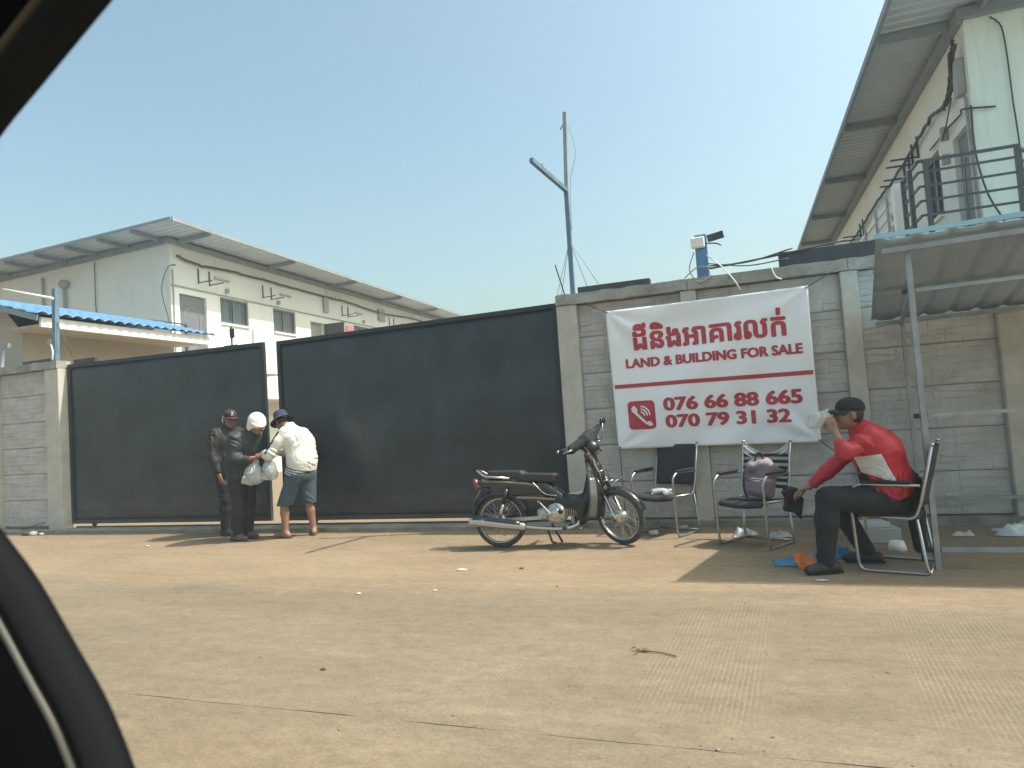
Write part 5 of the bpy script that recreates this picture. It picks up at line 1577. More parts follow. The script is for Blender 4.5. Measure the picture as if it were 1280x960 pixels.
# ---------------------------------------------------------------- seated man in the red jacket, drinking
J = dict(pelvis=V3(0.955, -1.95, 0.50), waist=V3(0.97, -1.95, 0.67), chest=V3(0.905, -1.99, 0.90), neck=V3(0.81, -2.02, 1.06), head=V3(0.735, -2.05, 1.18),
         hf=V3(-0.97, -0.18, 0.10).normalized(), hu=V3(0.06, 0.0, 1), shL=V3(0.86, -2.175, 1.0), shR=V3(0.88, -1.83, 0.995),
         elL=V3(0.66, -2.30, 0.915), wrL=V3(0.61, -2.19, 1.06), elR=V3(0.63, -1.78, 0.77), wrR=V3(0.43, -1.80, 0.605),
         hipL=V3(0.96, -2.055, 0.50), hipR=V3(0.94, -1.85, 0.50), knL=V3(0.52, -2.20, 0.565), knR=V3(0.58, -1.86, 0.53),
         anL=V3(0.47, -2.20, 0.095), anR=V3(0.80, -1.83, 0.10), toeL=V3(0.30, -2.28, 0.03), toeR=V3(0.64, -1.82, 0.03))
root = empty('person', (0.85, -2.0, 0), 0, 'seated man in red jacket and dark cap drinking from a plastic bag', 'person')
hd = hand(J['wrL'], V3(-0.25, 0.25, 1), V3(0.2, 1, -0.25), 0.55, 1) + hand(J['wrR'], V3(-1, 0.03, -0.38), V3(0.1, 0.0, -1), 0.4, -1)
body(root, J, hd)
wear(root, 'jacket', torso(J, 1.16, 0.028) + limb(J['shL'], J['elL'], J['elL'].lerp(J['wrL'], 0.42), 0.065, 0.055, 0.046, 0.03) + limb(J['shR'], J['elR'], J['elR'].lerp(J['wrR'], 0.82), 0.068, 0.056, 0.042, 0.03),
     'red_jacket', cuts=[(V3(1.0, -1.95, 0.53), V3(0.25, 0, -1))], wr=wrinkle(0.0125, 52, 1.0))
wear(root, 'collar', [('c', J['neck'] + V3(0.03, 0, -0.02), J['neck'] + V3(-0.01, 0, 0.035), 0.085, 0.075)], 'red_jacket', cuts=[(J['neck'] + V3(0, 0, 0.045), V3(-0.4, 0, 1))])
wear(root, 'shirt', [('c', J['chest'] + V3(-0.075, -0.02, 0.07), J['waist'] + V3(-0.09, -0.02, -0.04), 0.088, 0.10), ('c', J['chest'] + V3(-0.10, -0.10, 0.02), J['waist'] + V3(-0.12, -0.10, 0.0), 0.055, 0.06)], 'black_cloth', wr=wrinkle(0.005175, 46, 2))
# white panel on the jacket's flank
wear(root, 'white_panel', torso(J, 1.16, 0.036), 'white_cloth', wr=wrinkle(0.0125, 52, 1.0), h=0.0065,
     cuts=[(V3(0, -2.04, 0), V3(0, 1, 0)), (V3(0.80, 0, 0.87), V3(-0.15, 0, 1)), (V3(0.85, 0, 0.715), V3(-0.35, 0, -1)), (V3(0.95, 0, 0.78), V3(1, 0, 0.45)), (V3(0.76, 0, 0.8), V3(-1, 0, -0.35))])
wear(root, 'trousers', [('c', J['pelvis'] + V3(0, -0.06, 0.02), J['pelvis'] + V3(0, 0.06, 0.02), 0.135, 0.135, 0.04)] + limb(J['hipL'], J['knL'], J['anL'] + V3(0, 0, 0.0), 0.105, 0.082, 0.062, 0.03) + limb(J['hipR'], J['knR'], J['anR'] + V3(0, 0, 0.0), 0.105, 0.078, 0.062, 0.03),
     'black_cloth', wr=wrinkle(0.005175, 46, 4.0), cuts=[(V3(1, -1.95, 0.62), V3(0.25, 0, 1))])
shoe(root, J['anL'], J['toeL']); shoe(root, J['anR'], J['toeR'])
cap(root, J['head'], J['hf'] + V3(0, 0, -0.05), J['hu'], 'black_cloth')
wear(root, 'hair', [('e', J['head'] + V3(0.03, 0, 0.0), (0.075, 0.081, 0.075))], 'hair', cuts=[(J['head'] + V3(0.015, 0, 0), V3(-1, 0, -0.2))], h=0.006)

# drinking bag with straw-white plastic
bgx = J['head'] + V3(-0.20, -0.05, -0.03)
o = sdf('drink_bag', [('e', bgx + V3(-0.01, 0, 0.01), (0.085, 0.055, 0.06), Euler((0, R(20), 0)).to_matrix()), ('c', bgx + V3(0.04, 0, 0.02), bgx + V3(0.10, 0.02, -0.03), 0.04, 0.012, 0.03), ('c', bgx + V3(0.03, 0, 0.05), bgx + V3(0.05, 0, 0.085), 0.025, 0.008, 0.02), ('e', bgx + V3(-0.06, 0, -0.025), (0.045, 0.04, 0.035))], M['bag'], h=0.0065, wr=wrinkle(0.007, 80, 5))
tag(o, 'clear plastic drink bag at the seated man\'s mouth', 'bag')

# ---------------------------------------------------------------- man in the cream jacket and bucket hat
f3 = V3(-0.96, 0.28, 0).normalized(); l3 = V3(-f3.y, f3.x, 0)
J = dict(pelvis=V3(-5.39, -0.60, 0.80), waist=V3(-5.37, -0.60, 0.98), chest=V3(-5.42, -0.59, 1.21), neck=V3(-5.575, -0.55, 1.40), head=V3(-5.72, -0.515, 1.485),
         hf=V3(-0.80, 0.32, -0.50).normalized(), hu=V3(-0.5, 0.2, 0.84))
J['shL'] = J['chest'] + V3(-0.05, 0.02, 0.13) + l3 * 0.165; J['shR'] = J['chest'] + V3(-0.085, 0.02, 0.095) - l3 * 0.15
J['hipL'] = J['pelvis'] + l3 * 0.095; J['hipR'] = J['pelvis'] - l3 * 0.095
J.update(elL=V3(-5.665, -0.84, 1.075), wrL=V3(-5.90, -0.74, 1.075), elR=V3(-5.60, -0.40, 1.08), wrR=V3(-5.88, -0.52, 1.08),
         knL=V3(-5.60, -0.70, 0.45), anL=V3(-5.60, -0.70, 0.085), toeL=V3(-5.77, -0.69, 0.03), knR=V3(-5.375, -0.50, 0.45), anR=V3(-5.345, -0.47, 0.085), toeR=V3(-5.43, -0.36, 0.03))
root = empty('person', (-5.48, -0.6, 0), 0, 'man in cream jacket, navy bucket hat and denim shorts, back towards the street', 'person')
hd = hand(J['wrL'], V3(-1, 0.25, -0.05), V3(0, 0.3, 1), 0.45, 1) + hand(J['wrR'], V3(-1, -0.1, -0.1), V3(0, -0.2, 1), 0.5, -1)
body(root, J, hd, shod=False)
jk = torso(J, 1.10, 0.018) + limb(J['shL'], J['elL'], J['elL'].lerp(J['wrL'], 0.72), 0.074, 0.062, 0.047, 0.04) + limb(J['shR'], J['elR'], J['elR'].lerp(J['wrR'], 0.72), 0.074, 0.062, 0.047, 0.04)
hn = V3(-0.32, 0.0, -1.0).normalized()
hp = V3(-5.39, -0.6, 0.875)
wear(root, 'jacket', jk, 'white_jacket', cuts=[(hp, hn)], wr=wrinkle(0.012, 52, 2.0))
# striped knitted hem: five bands
lp = (J['hipL'] - J['hipR']).normalized()
for i, mname in enumerate(('black_cloth', 'white_cloth', 'black_cloth', 'white_cloth', 'black_cloth', 'white_cloth')):
    w_ = (0.012, 0.017, 0.012, 0.017, 0.012, 0.016)
    a = sum(w_[:i]); b_ = a + w_[i]
    wear(root, 'hem_stripe', [('c', hp + lp * 0.072 + hn * 0.2, hp + lp * 0.068 - hn * 0.3, 0.138, 0.141, 0.05), ('c', hp - lp * 0.072 + hn * 0.2, hp - lp * 0.068 - hn * 0.3, 0.138, 0.141, 0.05)], mname,
         cuts=[(hp + hn * (a - 0.004), -hn), (hp + hn * (b_ - 0.0045), hn)], h=0.0062, pad=0.02)
# dark sleeve stripe and red shirt front
st = []
for t in np.linspace(0, 1, 14):
    p = J['shL'].lerp(J['elL'], t) if t <= 1 else None
    st.append(p + V3(-0.035, -0.075, 0.02) * (1 - 0.15 * t))
o = MB().tube(st, 0.012, 8).build('sleeve_stripe', M['black_cloth'], root); o.location = -root.location
st = [J['elL'].lerp(J['wrL'], t) + V3(0, -0.062 + 0.02 * t, 0.025) for t in np.linspace(0, 0.7, 8)]
o = MB().tube(st, 0.012, 8).build('sleeve_stripe', M['black_cloth'], root); o.location = -root.location
wear(root, 'shirt', [('c', J['chest'] + f3 * 0.13 + V3(0, 0, 0.10), J['waist'] + f3 * 0.12, 0.085, 0.09), ('c', J['chest'] + f3 * 0.16 + l3 * 0.06 + V3(0, 0, 0.07), J['waist'] + f3 * 0.15 + l3 * 0.06, 0.055, 0.05)], 'red_jacket', wr=wrinkle(0.005175, 46, 2))
wear(root, 'shorts', [('c', J['pelvis'] + l3 * 0.06, J['pelvis'] - l3 * 0.06, 0.128, 0.128, 0.04)] + [('c', J['hipL'], J['knL'] + V3(0, 0, -0.05), 0.108, 0.098, 0.03), ('c', J['hipR'], J['knR'] + V3(0, 0, -0.04), 0.108, 0.094, 0.03)], 'denim', cuts=[(V3(0, 0, 0.415), V3(0, 0, -1))], wr=wrinkle(0.005175, 46, 1))
sandal(root, J['anL'], J['toeL']); sandal(root, J['anR'], J['toeR'])
P3ROOT = root
# bucket hat
f, r, u = frame(J['hf'], J['hu'])
hc = J['head'] + u * 0.035 - f * 0.012
b = MB()
prof = [(0.001, 0.107), (0.05, 0.105), (0.078, 0.095), (0.088, 0.07), (0.097, 0.01), (0.10, 0.0), (0.135, -0.025), (0.158, -0.045), (0.160, -0.049), (0.134, -0.033), (0.097, -0.008), (0.092, 0.01), (0.08, 0.07), (0.001, 0.09)]
b.lathe(prof, hc + u * 0.012, u, 32)
o = b.build('bucket_hat', M['navy'], root); o.location = -root.location
o.data.transform(Matrix.Translation(hc) @ Matrix.Diagonal((1, 1, 1, 1)) @ Matrix.Translation(-hc))
wear(root, 'hair', [('e', J['head'] - f * 0.02 + u * 0.01, (0.083, 0.09, 0.085))], 'hair', cuts=[(J['head'] - f * 0.005, f), (J['head'] - u * 0.04, -u)], h=0.006)

# ---------------------------------------------------------------- man in the white helmet
f2 = V3(0.93, -0.2, 0).normalized(); l2 = V3(-f2.y, f2.x, 0)
J = dict(pelvis=V3(-6.28, -0.78, 0.82), waist=V3(-6.29, -0.78, 0.98), chest=V3(-6.22, -0.78, 1.20), neck=V3(-6.09, -0.79, 1.375), head=V3(-5.985, -0.80, 1.475),
         hf=V3(0.78, -0.45, -0.40).normalized(), hu=V3(0.4, -0.2, 0.88))
J['shL'] = J['chest'] + V3(0.04, 0, 0.12) + l2 * 0.18; J['shR'] = J['chest'] + V3(0.04, 0, 0.12) - l2 * 0.18
J['hipL'] = J['pelvis'] + l2 * 0.09; J['hipR'] = J['pelvis'] - l2 * 0.09
J.update(elR=V3(-6.20, -1.0, 1.05), wrR=V3(-6.02, -0.91, 1.035), elL=V3(-6.13, -0.60, 1.06), wrL=V3(-5.99, -0.66, 1.07),
         knR=V3(-6.265, -0.88, 0.46), anR=V3(-6.31, -0.87, 0.09), toeR=V3(-6.13, -0.90, 0.03), knL=V3(-6.25, -0.70, 0.46), anL=V3(-6.29, -0.70, 0.09), toeL=V3(-6.12, -0.72, 0.03))
root = empty('person', (-6.25, -0.8, 0), 0, 'man in white open-face helmet and dark green jacket looking down at a phone', 'person')
hd = hand(J['wrR'], V3(1, 0.25, 0.1), V3(-0.1, 0.4, 1), 0.5, -1) + hand(J['wrL'], V3(1, -0.2, 0.0), V3(0, -0.2, 1), 0.5, 1)
body(root, J, hd)
wear(root, 'jacket', torso(J, 1.15, 0.024) + limb(J['shL'], J['elL'], J['elL'].lerp(J['wrL'], 0.8), 0.078, 0.062, 0.048, 0.03) + limb(J['shR'], J['elR'], J['elR'].lerp(J['wrR'], 0.8), 0.078, 0.062, 0.048, 0.03), 'green_jacket', cuts=[(V3(0, 0, 0.78), V3(0, 0, -1))], wr=wrinkle(0.010, 52, 6))
wear(root, 'trousers', [('c', J['pelvis'] + l2 * 0.05, J['pelvis'] - l2 * 0.05, 0.12, 0.12, 0.04)] + limb(J['hipL'], J['knL'], J['anL'], 0.098, 0.075, 0.06, 0.03) + limb(J['hipR'], J['knR'], J['anR'], 0.098, 0.075, 0.06, 0.03), 'grey_trousers', wr=wrinkle(0.005175, 46, 3))
shoe(root, J['anL'], J['toeL'], 'sandal'); shoe(root, J['anR'], J['toeR'], 'sandal')
P2ROOT = root
f, r, u = frame(J['hf'], J['hu']); MM = M3(r, f, u)
hc = J['head'] + u * 0.035 - f * 0.015
o = wear(root, 'helmet', [('e', hc, (0.112, 0.130, 0.116), MM)] + [('e', hc + r * (0.086 * s) - u * 0.075 - f * 0.012, (0.028, 0.055, 0.062), MM, 0.02) for s in (-1, 1)] + [('e', hc - u * 0.01, (0.098, 0.116, 0.104), MM, -1), ('e', hc + f * 0.11 - u * 0.115, (0.125, 0.105, 0.115), MM, -1)], 'helmet', cuts=[(hc - u * 0.125, -u)], h=0.006)
def vis(a, b_):
    t = (a - 0.5) * 2.4
    return hc + f * (0.129 * math.cos(t) + 0.03 * b_ * math.cos(t)) + r * (0.112 * math.sin(t)) + u * (0.012 - 0.03 * b_)
o2 = MB().grid(vis, 16, 4, True, thick=u * 0.005).build('peak', M['helmet'], o)
o2 = MB().tube([hc + r * (s * 0.1) - u * 0.12 if s else J['head'] - u * 0.13 + f * 0.045 for s in (-1, 0, 1)], 0.006, 6).build('chin_strap', M['black_fabric'], o)

# ---------------------------------------------------------------- man in the dark cap, behind
f1 = V3(0.96, -0.25, 0).normalized(); l1 = V3(-f1.y, f1.x, 0)
J = dict(pelvis=V3(-6.88, -0.42, 0.86), waist=V3(-6.88, -0.42, 1.03), chest=V3(-6.87, -0.42, 1.28), neck=V3(-6.83, -0.43, 1.455), head=V3(-6.785, -0.44, 1.575),
         hf=V3(0.9, -0.42, -0.15).normalized(), hu=V3(0.1, 0, 1))
J['shL'] = J['chest'] + V3(0.0, 0, 0.10) + l1 * 0.19; J['shR'] = J['chest'] + V3(0, 0, 0.10) - l1 * 0.19
J['hipL'] = J['pelvis'] + l1 * 0.09; J['hipR'] = J['pelvis'] - l1 * 0.09
J.update(elR=V3(-6.90, -0.67, 1.09), wrR=V3(-6.80, -0.67, 0.84), elL=V3(-6.80, -0.17, 1.09), wrL=V3(-6.62, -0.20, 1.0),
         knR=V3(-6.86, -0.51, 0.48), anR=V3(-6.88, -0.51, 0.095), toeR=V3(-6.71, -0.56, 0.03), knL=V3(-6.86, -0.34, 0.48), anL=V3(-6.88, -0.33, 0.095), toeL=V3(-6.71, -0.36, 0.03))
root = empty('person', (-6.88, -0.42, 0), 0, 'man in dark brown jacket and maroon cap standing closest to the left gate leaf', 'person')
hd = hand(J['wrR'], V3(0.25, 0.1, -1), V3(0.3, 0.9, 0), 0.3, -1) + hand(J['wrL'], V3(1, -0.1, -0.3), V3(0, -0.3, 1), 0.5, 1)
body(root, J, hd)
wear(root, 'jacket', torso(J, 1.12, 0.022) + limb(J['shL'], J['elL'], J['elL'].lerp(J['wrL'], 0.85), 0.076, 0.06, 0.045, 0.03) + limb(J['shR'], J['elR'], J['elR'].lerp(J['wrR'], 0.85), 0.076, 0.06, 0.045, 0.03), 'brown_jacket', cuts=[(V3(0, 0, 0.80), V3(0, 0, -1))], wr=wrinkle(0.010, 52, 9))
wear(root, 'trousers', [('c', J['pelvis'] + l1 * 0.05, J['pelvis'] - l1 * 0.05, 0.12, 0.12, 0.04)] + limb(J['hipL'], J['knL'], J['anL'], 0.098, 0.075, 0.062, 0.03) + limb(J['hipR'], J['knR'], J['anR'], 0.098, 0.075, 0.062, 0.03), 'black_cloth', wr=wrinkle(0.005175, 46, 3))
shoe(root, J['anL'], J['toeL']); shoe(root, J['anR'], J['toeR'])
P1ROOT = root
cp = cap(root, J['head'], J['hf'], J['hu'], 'maroon')
f, r, u = frame(J['hf'], J['hu'])
c0 = J['head'] + u * 0.085 + f * 0.082 + r * 0.02
for (a, b_) in (((-0.014, 0.024), (0.014, -0.024)), ((0.014, 0.024), (-0.014, -0.024)), ((-0.018, 0.026), (0.018, 0.026))):
    MB().bar(c0 + r * a[0] + u * a[1] + f * 0.014, c0 + r * b_[0] + u * b_[1] + f * 0.018, 0.007, 0.007).build('cap_emblem', M['white_cloth'], cp)
hs = J['head'] + r * 0.088
o = MB().tube(smoothpath([hs + u * 0.045 - f * 0.02, hs + r * 0.006 - f * 0.04, hs - u * 0.05 - f * 0.03]), 0.007, 6).build('ear_loop', M['white_cloth'], root); o.location = -root.location
wear(root, 'hair', [('e', J['head'] - f * 0.02, (0.081, 0.088, 0.08))], 'hair', cuts=[(J['head'] - f * 0.01, f), (J['head'] - u * 0.045, -u)], h=0.006)

# ---------------------------------------------------------------- what the standing group holds
o = MB().bbox((-0.075, -0.037, -0.005), (0.075, 0.037, 0.005), 0.003).build('phone', M['pink']); o.location = V3(-5.965, -0.86, 1.055); o.rotation_euler = (0.3, -0.02, 0.15)
tag(o, 'pink-cased phone in the helmeted man\'s hand', 'phone')
BG = empty('carrier_bag', (-5.93, -0.80, 0.75), 0, 'bulging white plastic carrier bag hanging between the two men', 'bag', 'carrier bags held by the standing men')
def hang(root, c, top, rx, rz_, seed):
    c = Vector(c); top = Vector(top)
    o = sdf('bag_body', [('e', c, (rx * 0.9, 0.085, rz_ * 0.95), None, 0.05), ('e', c + V3(rx * 0.35, 0.01, -rz_ * 0.35), (rx * 0.7, 0.09, rz_ * 0.6), None, 0.04), ('b', c + V3(-rx * 0.35, -0.02, -rz_ * 0.45), (rx * 0.55, 0.07, rz_ * 0.42), Euler((0.2, 0.35, 0.5)).to_matrix(), 0.012), ('b', c + V3(rx * 0.3, -0.03, 0.0), (rx * 0.5, 0.06, rz_ * 0.45), Euler((0.1, -0.3, 0.3)).to_matrix(), 0.012), ('c', c + V3(0, 0, rz_ * 0.5), top, 0.07, 0.014, 0.04), ('c', c + V3(rx * 0.4, 0, rz_ * 0.5), top, 0.05, 0.012, 0.04)], M['bag'], root, h=0.008, wr=wrinkle(0.009, 70, seed, 1.2, 1, 0.2))
    o.location = -root.location
    o = MB().tube(smoothpath([top + V3(-0.01, 0, -0.02), top + V3(-0.015, 0, 0.04), top + V3(0.01, 0, 0.05), top + V3(0.015, 0, -0.02)]), 0.006, 6).build('handle', M['bag'], root); o.location = -root.location
hang(BG, (-5.985, -0.86, 0.83), (-5.93, -0.84, 1.03), 0.145, 0.125, 2)
BG2 = empty('carrier_bag', (-5.72, -0.74, 0.75), 0, 'smaller greyish carrier bag beside the cream jacket', 'bag', 'carrier bags held by the standing men')
hang(BG2, (-5.77, -0.80, 0.87), (-5.83, -0.78, 1.04), 0.085, 0.12, 7)

P1ROOT.location.x += 0.10; P2ROOT.location.x += 0.05; P3ROOT.location.x -= 0.05

# ================================================================ LITTER AND SMALL THINGS
def crumple(name, loc, size, m, label, cat, seed=0, h=0.006, amp=0.008):
    x, y, z = loc; sx, sy, sz = size
    o = sdf(name, [('e', (0, 0, sz * 0.9), (sx, sy, sz)), ('e', (sx * 0.4, -sy * 0.3, sz * 0.7), (sx * 0.6, sy * 0.7, sz * 0.7))], M[m], None, h=min(h, sz * 0.5), wr=wrinkle(min(amp, sz * 0.35), 70, seed), cuts=[(V3(0, 0, 0.002), V3(0, 0, -1))])
    o.location = (x, y, z); return tag(o, label, cat)


def scrap(loc, pts, m, label, cat, lift=0.012, seed=0.0):
    """thin curled scrap lying on the ground"""
    b = MB()
    n = len(pts)
    top = [Vector((p[0], p[1], 0.003 + lift * abs(mnoise.noise(Vector((p[0] * 14, p[1] * 14, seed)))))) for p in pts]
    c = sum(top, Vector()) / n + V3(0, 0, lift * 0.7)
    vs = top + [c] + [p - V3(0, 0, 0.0022) for p in top] + [c - V3(0, 0, 0.0022)]
    fs = [(i, (i + 1) % n, n) for i in range(n)] + [((i + 1) % n + n + 1, i + n + 1, 2 * n + 1) for i in range(n)] + [(i, i + n + 1, (i + 1) % n + n + 1, (i + 1) % n) for i in range(n)]
    o = b.add(vs, fs).build('scrap', M[m]); o.location = loc
    return tag(o, label, cat)


def sheet(name, loc, w, d, hgt, m, label, cat, seed=0, rz=0.0):
    """crumpled thin sheet: bag, foil or torn wrapping lying on the ground"""
    rr = random.Random(seed)
    def f(u, v):
        x = (u - 0.5) * w; y = (v - 0.5) * d
        e = min(1.0, 4 * min(u, 1 - u) + 0.1, 4 * min(v, 1 - v) + 0.1)
        n = mnoise.noise(Vector((u * 3.1 + seed, v * 3.3, seed))) + 0.6 * abs(mnoise.noise(Vector((u * 7 + seed, v * 6.3, 2 + seed))))
        x += 0.16 * w * mnoise.noise(Vector((v * 2.7, seed, 5))); y += 0.18 * d * mnoise.noise(Vector((u * 2.9, seed, 9)))
        return (x, y, 0.004 + hgt * max(0.0, 0.35 + 0.75 * n) * e)
    o = MB().grid(f, 22, 18, False, thick=(0, 0, -0.002)).build(name, M[m]); o.location = loc; o.rotation_euler = (0, 0, rz)
    return tag(o, label, cat)


p = at(577, 713, Z=0)
scrap((p.x, p.y, 0.001), [(-0.055, -0.02), (-0.04, 0.02), (0.02, 0.028), (0.055, 0.015), (0.05, -0.02), (0, -0.026)], 'litter', 'white paper scrap alone on the tan ground before the motorcycle', 'litter', 0.02, 1)
for i, (px, py, s, m, lab) in enumerate(((544, 741, 0.022, 'litter', 'tiny pale scrap on the road left of the white paper'), (652, 711, 0.03, 'litter_dark', 'tiny dark scrap right of the white paper'), (391, 735, 0.04, 'litter_dark', 'dark flattened scrap left of centre on the road'),
        (448, 745, 0.03, 'litter', 'pale smear of paper near the dark flattened scrap'), (1029, 726, 0.05, 'litter', 'white scrap on the shaded ground by the black shoe'),
        (404, 841, 0.02, 'litter_dark', 'small dark stone on the grey road at left'), (184, 683, 0.04, 'litter', 'small pale scrap before the left gate leaf'),
        (1022, 700, 0.06, 'litter', 'white paper half under the seated man'))):
    p = at(px, py, Z=0.0)
    z = 0.015 if p.y < -2.95 else 0.001
    rr = random.Random(i)
    pts = [(s * (0.7 + 0.5 * rr.random()) * math.cos(a), 0.55 * s * (0.7 + 0.5 * rr.random()) * math.sin(a)) for a in [k * math.pi / 3.5 for k in range(7)]]
    scrap((p.x, p.y, z), pts, m, lab, 'litter', 0.012, i)
# dry twig with leaf on the road
p = at(800, 815, Z=0.015)
t = empty('twig', (p.x, p.y, 0.016), 0, 'dry twig with curled leaves lying on the grey road', 'twig')
MB().tube(smoothpath([(-0.02, 0, 0.006), (0.1, -0.01, 0.008), (0.2, -0.05, 0.006)]), 0.004, 5).build('stem', M['twig'], t)
for k in range(4):
    a = k * 1.4
    MB().add([(0, 0, 0.004), (0.03 * math.cos(a) - 0.02 * math.sin(a), 0.03 * math.sin(a) + 0.012, 0.022), (0.06 * math.cos(a), 0.06 * math.sin(a), 0.008), (0.03 * math.cos(a) + 0.015, 0.03 * math.sin(a) - 0.012, 0.02)], [(0, 1, 2, 3)]).build('leaf', M['twig'], t)
# heap at the foot of the left wall
for i, (px, py, sz, m, lab) in enumerate(((42, 661, 0.05, 'clear', 'crumpled clear plastic at the foot of the left wall'), (52, 664, 0.03, 'litter', 'white rubbish at the foot of the left wall'), (33, 664, 0.05, 'litter_dark', 'dark clod at the foot of the left wall'))):
    p = at(px, py, Y=-0.36)
    crumple('rubbish', (p.x, p.y, 0.0), (sz * 1.6, sz, sz * 0.7), m, lab, 'litter', i)
p0, p1 = at(22, 665, Z=0.01), at(56, 653, Y=-0.3)
o = MB().tube([p0, (p0 + p1) / 2 + V3(0, 0, 0.01), p1], 0.012, 6).build('stick', M['twig']); tag(o, 'pale stick leaning at the foot of the left wall', 'stick')
# under and around the chairs
p = at(975, 670, Z=0); sheet('rubbish', (p.x, -0.75, 0), 0.2, 0.11, 0.07, 'litter', 'white torn packaging under the strap-backed chair', 'litter', 3)
p = at(945, 672, Z=0); sheet('rubbish', (p.x - 0.1, -0.7, 0), 0.22, 0.15, 0.10, 'clear', 'clear plastic box crushed beneath the strap-backed chair', 'litter', 5)
p = at(862, 662, Z=0); o = MB().lathe([(0.001, -0.055), (0.024, -0.055), (0.03, -0.045), (0.027, -0.01), (0.030, 0.02), (0.030, 0.045), (0.024, 0.055), (0.001, 0.053)], (0, 0, 0.03), (1, 0.2, 0), 14).build('drink_can', M['galv']); o.location = (-0.75, -0.36, 0); tag(o, 'crushed can under the chair nearest the motorcycle', 'can')
p = at(817, 670, Z=0); o = MB().lathe([(0.024, -0.045), (0.001, -0.045), (0.024, -0.0455), (0.034, 0.045), (0.032, 0.045), (0.022, -0.043)], (0, 0, 0.034), (1, 0.5, -0.08), 16).build('paper_cup', M['litter']); o.location = (p.x, p.y, 0); tag(o, 'small white cup beside the front wheel', 'cup')
# orange cloth and blue bag by the seated man's foot
b = MB()
def oc(u, v):
    x = (u - 0.5) * 0.16; y = (v - 0.5) * 0.14
    return (x, y, 0.03 + 0.05 * (1 - u) * v + 0.025 * math.sin(u * 9 + v * 4) * math.sin(v * 7))
o = b.grid(oc, 16, 14, True, thick=(0, 0, -0.004)).build('cloth', M['orange']); o.location = (0.33, -1.98, 0.01); o.rotation_euler = (R(35), 0, R(20)); tag(o, 'crumpled orange cloth behind the seated man\'s shoe', 'cloth')
sheet('blue_bag', (0.32, -1.86, 0), 0.42, 0.24, 0.06, 'blue_bag', 'flat blue plastic bag spread on the ground by the orange cloth', 'bag', 9, 0.1)
sheet('blue_bag', (0.66, -1.66, 0), 0.16, 0.13, 0.12, 'blue_bag', 'small blue bag behind the chair leg under the man', 'bag', 11)
# cartons and bowl behind the seated man's chair
o = MB().bbox((-0.16, -0.12, 0.0), (0.16, 0.12, 0.13), 0.006).build('carton', M['card']); o.location = (1.02, -0.95, 0.0); o.rotation_euler = (0, 0, 0.15); tag(o, 'low pale carton behind the red-jacket man\'s chair', 'box')
o = MB().bbox((-0.13, -0.09, 0.0), (0.13, 0.09, 0.05), 0.006).build('carton', mat('grey_tray', (0.42, 0.43, 0.45), 0.6)); o.location = (0.97, -0.97, 0.131); o.rotation_euler = (0, 0, 0.3); tag(o, 'grey tray lying on the pale carton', 'tray')
o = MB().lathe([(0.05, 0.0), (0.075, 0.001), (0.055, 0.075), (0.001, 0.076), (0.001, 0.072), (0.052, 0.071), (0.071, 0.001)], (0, 0, 0), (0, 0, 1), 24).build('foam_bowl', M['white_paint']); o.location = (1.10, -1.35, 0.001); tag(o, 'white foam bowl upside down behind the man\'s chair', 'bowl')
p = at(1205, 666, Y=-0.75); sheet('rubbish', (p.x, -0.72, 0), 0.17, 0.1, 0.06, 'litter', 'pale crumpled foil under the awning', 'litter', 12)
p = at(1268, 660, Z=0); sheet('rubbish', (2.25, -0.65, 0), 0.45, 0.3, 0.14, 'clear', 'clear plastic sheet heaped at the right edge under the awning', 'litter', 14)
# dark umbrella folded against the awning post
U = empty('folded_umbrella', (1.19, -1.80, 0), 0, 'dark folded umbrella standing between the chair and the awning post', 'umbrella')
o = sdf('canopy', [('c', (1.185, -1.80, 0.12), (1.16, -1.80, 0.62), 0.05, 0.075, 0.02), ('c', (1.16, -1.80, 0.62), (1.15, -1.80, 0.72), 0.07, 0.03, 0.02)], M['black_cloth'], U, h=0.008, wr=wrinkle(0.008, 60, 3, 1.5, 1.5, 0.1)); o.location = -U.location
o = MB().tube([(1.19, -1.80, 0.005), (1.185, -1.80, 0.12)], 0.008, 6).build('tip', M['dark_steel'], U); o.location = -U.location

# grit lying along the threshold and over the verge
rg = random.Random(21)
b = MB()
for k in range(2600):
    if k < 1300:
        x = rg.uniform(-11.5, 4.2); y = -0.27 - abs(rg.gauss(0, 0.16)); z = 0.0
    elif k < 2000:
        x = rg.uniform(-10, 3); y = rg.uniform(-2.9, -0.4); z = 0.0
    else:
        x = rg.uniform(-6, 2.5); y = rg.uniform(-6.2, -2.98); z = 0.0145
        if rg.random() < 0.4: y = -5.12 + rg.gauss(0, 0.1)
    r = rg.uniform(0.002, 0.0055) * (2.2 if rg.random() < 0.05 else 1)
    c = Vector((x, y, z + r * 0.4)); a = rg.uniform(0, 6)
    d = [Vector((math.cos(a + q) * r * rg.uniform(0.8, 1.5), math.sin(a + q) * r * rg.uniform(0.7, 1.2), 0)) for q in (0, 1.57, 3.14, 4.71)]
    b.add([c + v for v in d] + [c + Vector((0, 0, r * 0.7)), c - Vector((0, 0, r * 0.5))], [(0, 1, 4), (1, 2, 4), (2, 3, 4), (3, 0, 4), (1, 0, 5), (2, 1, 5), (3, 2, 5), (0, 3, 5)])
o = b.build('grit', mat('grit_stone', (0.24, 0.20, 0.145), 0.9, var=0.5, vs=30)); tag(o, 'fine grit scattered along the threshold and the verge', 'gravel', kind='stuff')

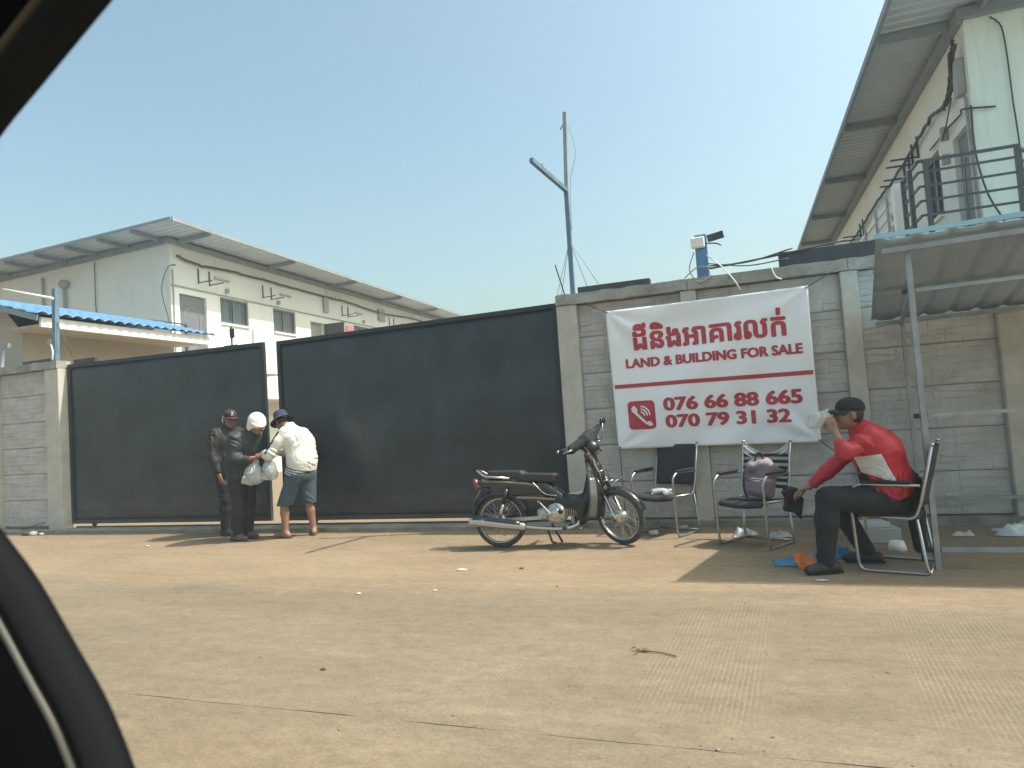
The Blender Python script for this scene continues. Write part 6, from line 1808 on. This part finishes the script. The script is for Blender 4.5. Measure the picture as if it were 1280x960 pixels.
# ================================================================ THE CAR THE PICTURE IS TAKEN FROM: door frame at the left
CY = -7.27
CD = empty('car_door', (-1.0, CY, 0.0), 0, 'dark blurred car door frame at the left edge, nearest the camera', 'car door')
edge = [(420, -330), (270, -165), (134, 0), (60, 90), (-6, 172), (-50, 250), (-82, 340), (-98, 430), (-90, 520), (-58, 595), (-14, 650), (13, 685), (47, 732), (94, 814), (131, 880), (164, 962), (198, 1065), (233, 1205)]
E3 = smoothpath([at(x, y, Y=CY) for x, y in edge], 5)
nrm = []
for i in range(len(E3)):
    d = E3[min(i + 1, len(E3) - 1)] - E3[max(i - 1, 0)]; d.normalize()
    n = Vector((d.z, 0, -d.x))
    if n.x > 0: n = -n
    nrm.append(n)
def band(d0, d1, y0, y1, name, m, bulge=0.0):
    b = MB()
    def f(u, v):
        i = min(int(round(u * (len(E3) - 1))), len(E3) - 1)
        d = d0 + (d1 - d0) * v
        return E3[i] + nrm[i] * d + Vector((0, (y0 - CY) + (y1 - y0) * v - bulge * math.sin(math.pi * v), 0))
    b.grid(f, len(E3) - 1, 8, True, thick=(0, -0.02, 0))
    o = b.build(name, m, CD); o.location = -CD.location
    return o
band(-0.006, 0.017, CY, CY - 0.012, 'window_seal', M['seal'], 0.008)
band(0.016, 0.021, CY - 0.016, CY - 0.018, 'trim_strip', M['trim'], 0.003)
band(0.0205, 0.40, CY - 0.02, CY - 0.10, 'door_panel', M['car_black'], 0.03)

# ================================================================ THIN HAZE ADDED TO IMITATE THE VEIL OF THE CAR WINDOW
hz = MB().box2((-130, -130, -1), (130, 130, 9.0)).mesh('haze')
hm = bpy.data.materials.new('window_veil'); hm.use_nodes = True
nt = hm.node_tree; nt.nodes.remove(nt.nodes['Principled BSDF'])
pv = nt.nodes.new('ShaderNodeVolumePrincipled')
pv.inputs['Color'].default_value = (0.86, 0.95, 1.0, 1)
pv.inputs['Density'].default_value = 0.003
nt.links.new(pv.outputs[0], nt.nodes['Material Output'].inputs['Volume'])
o = link('haze', hz, hm); tag(o, kind='stuff')
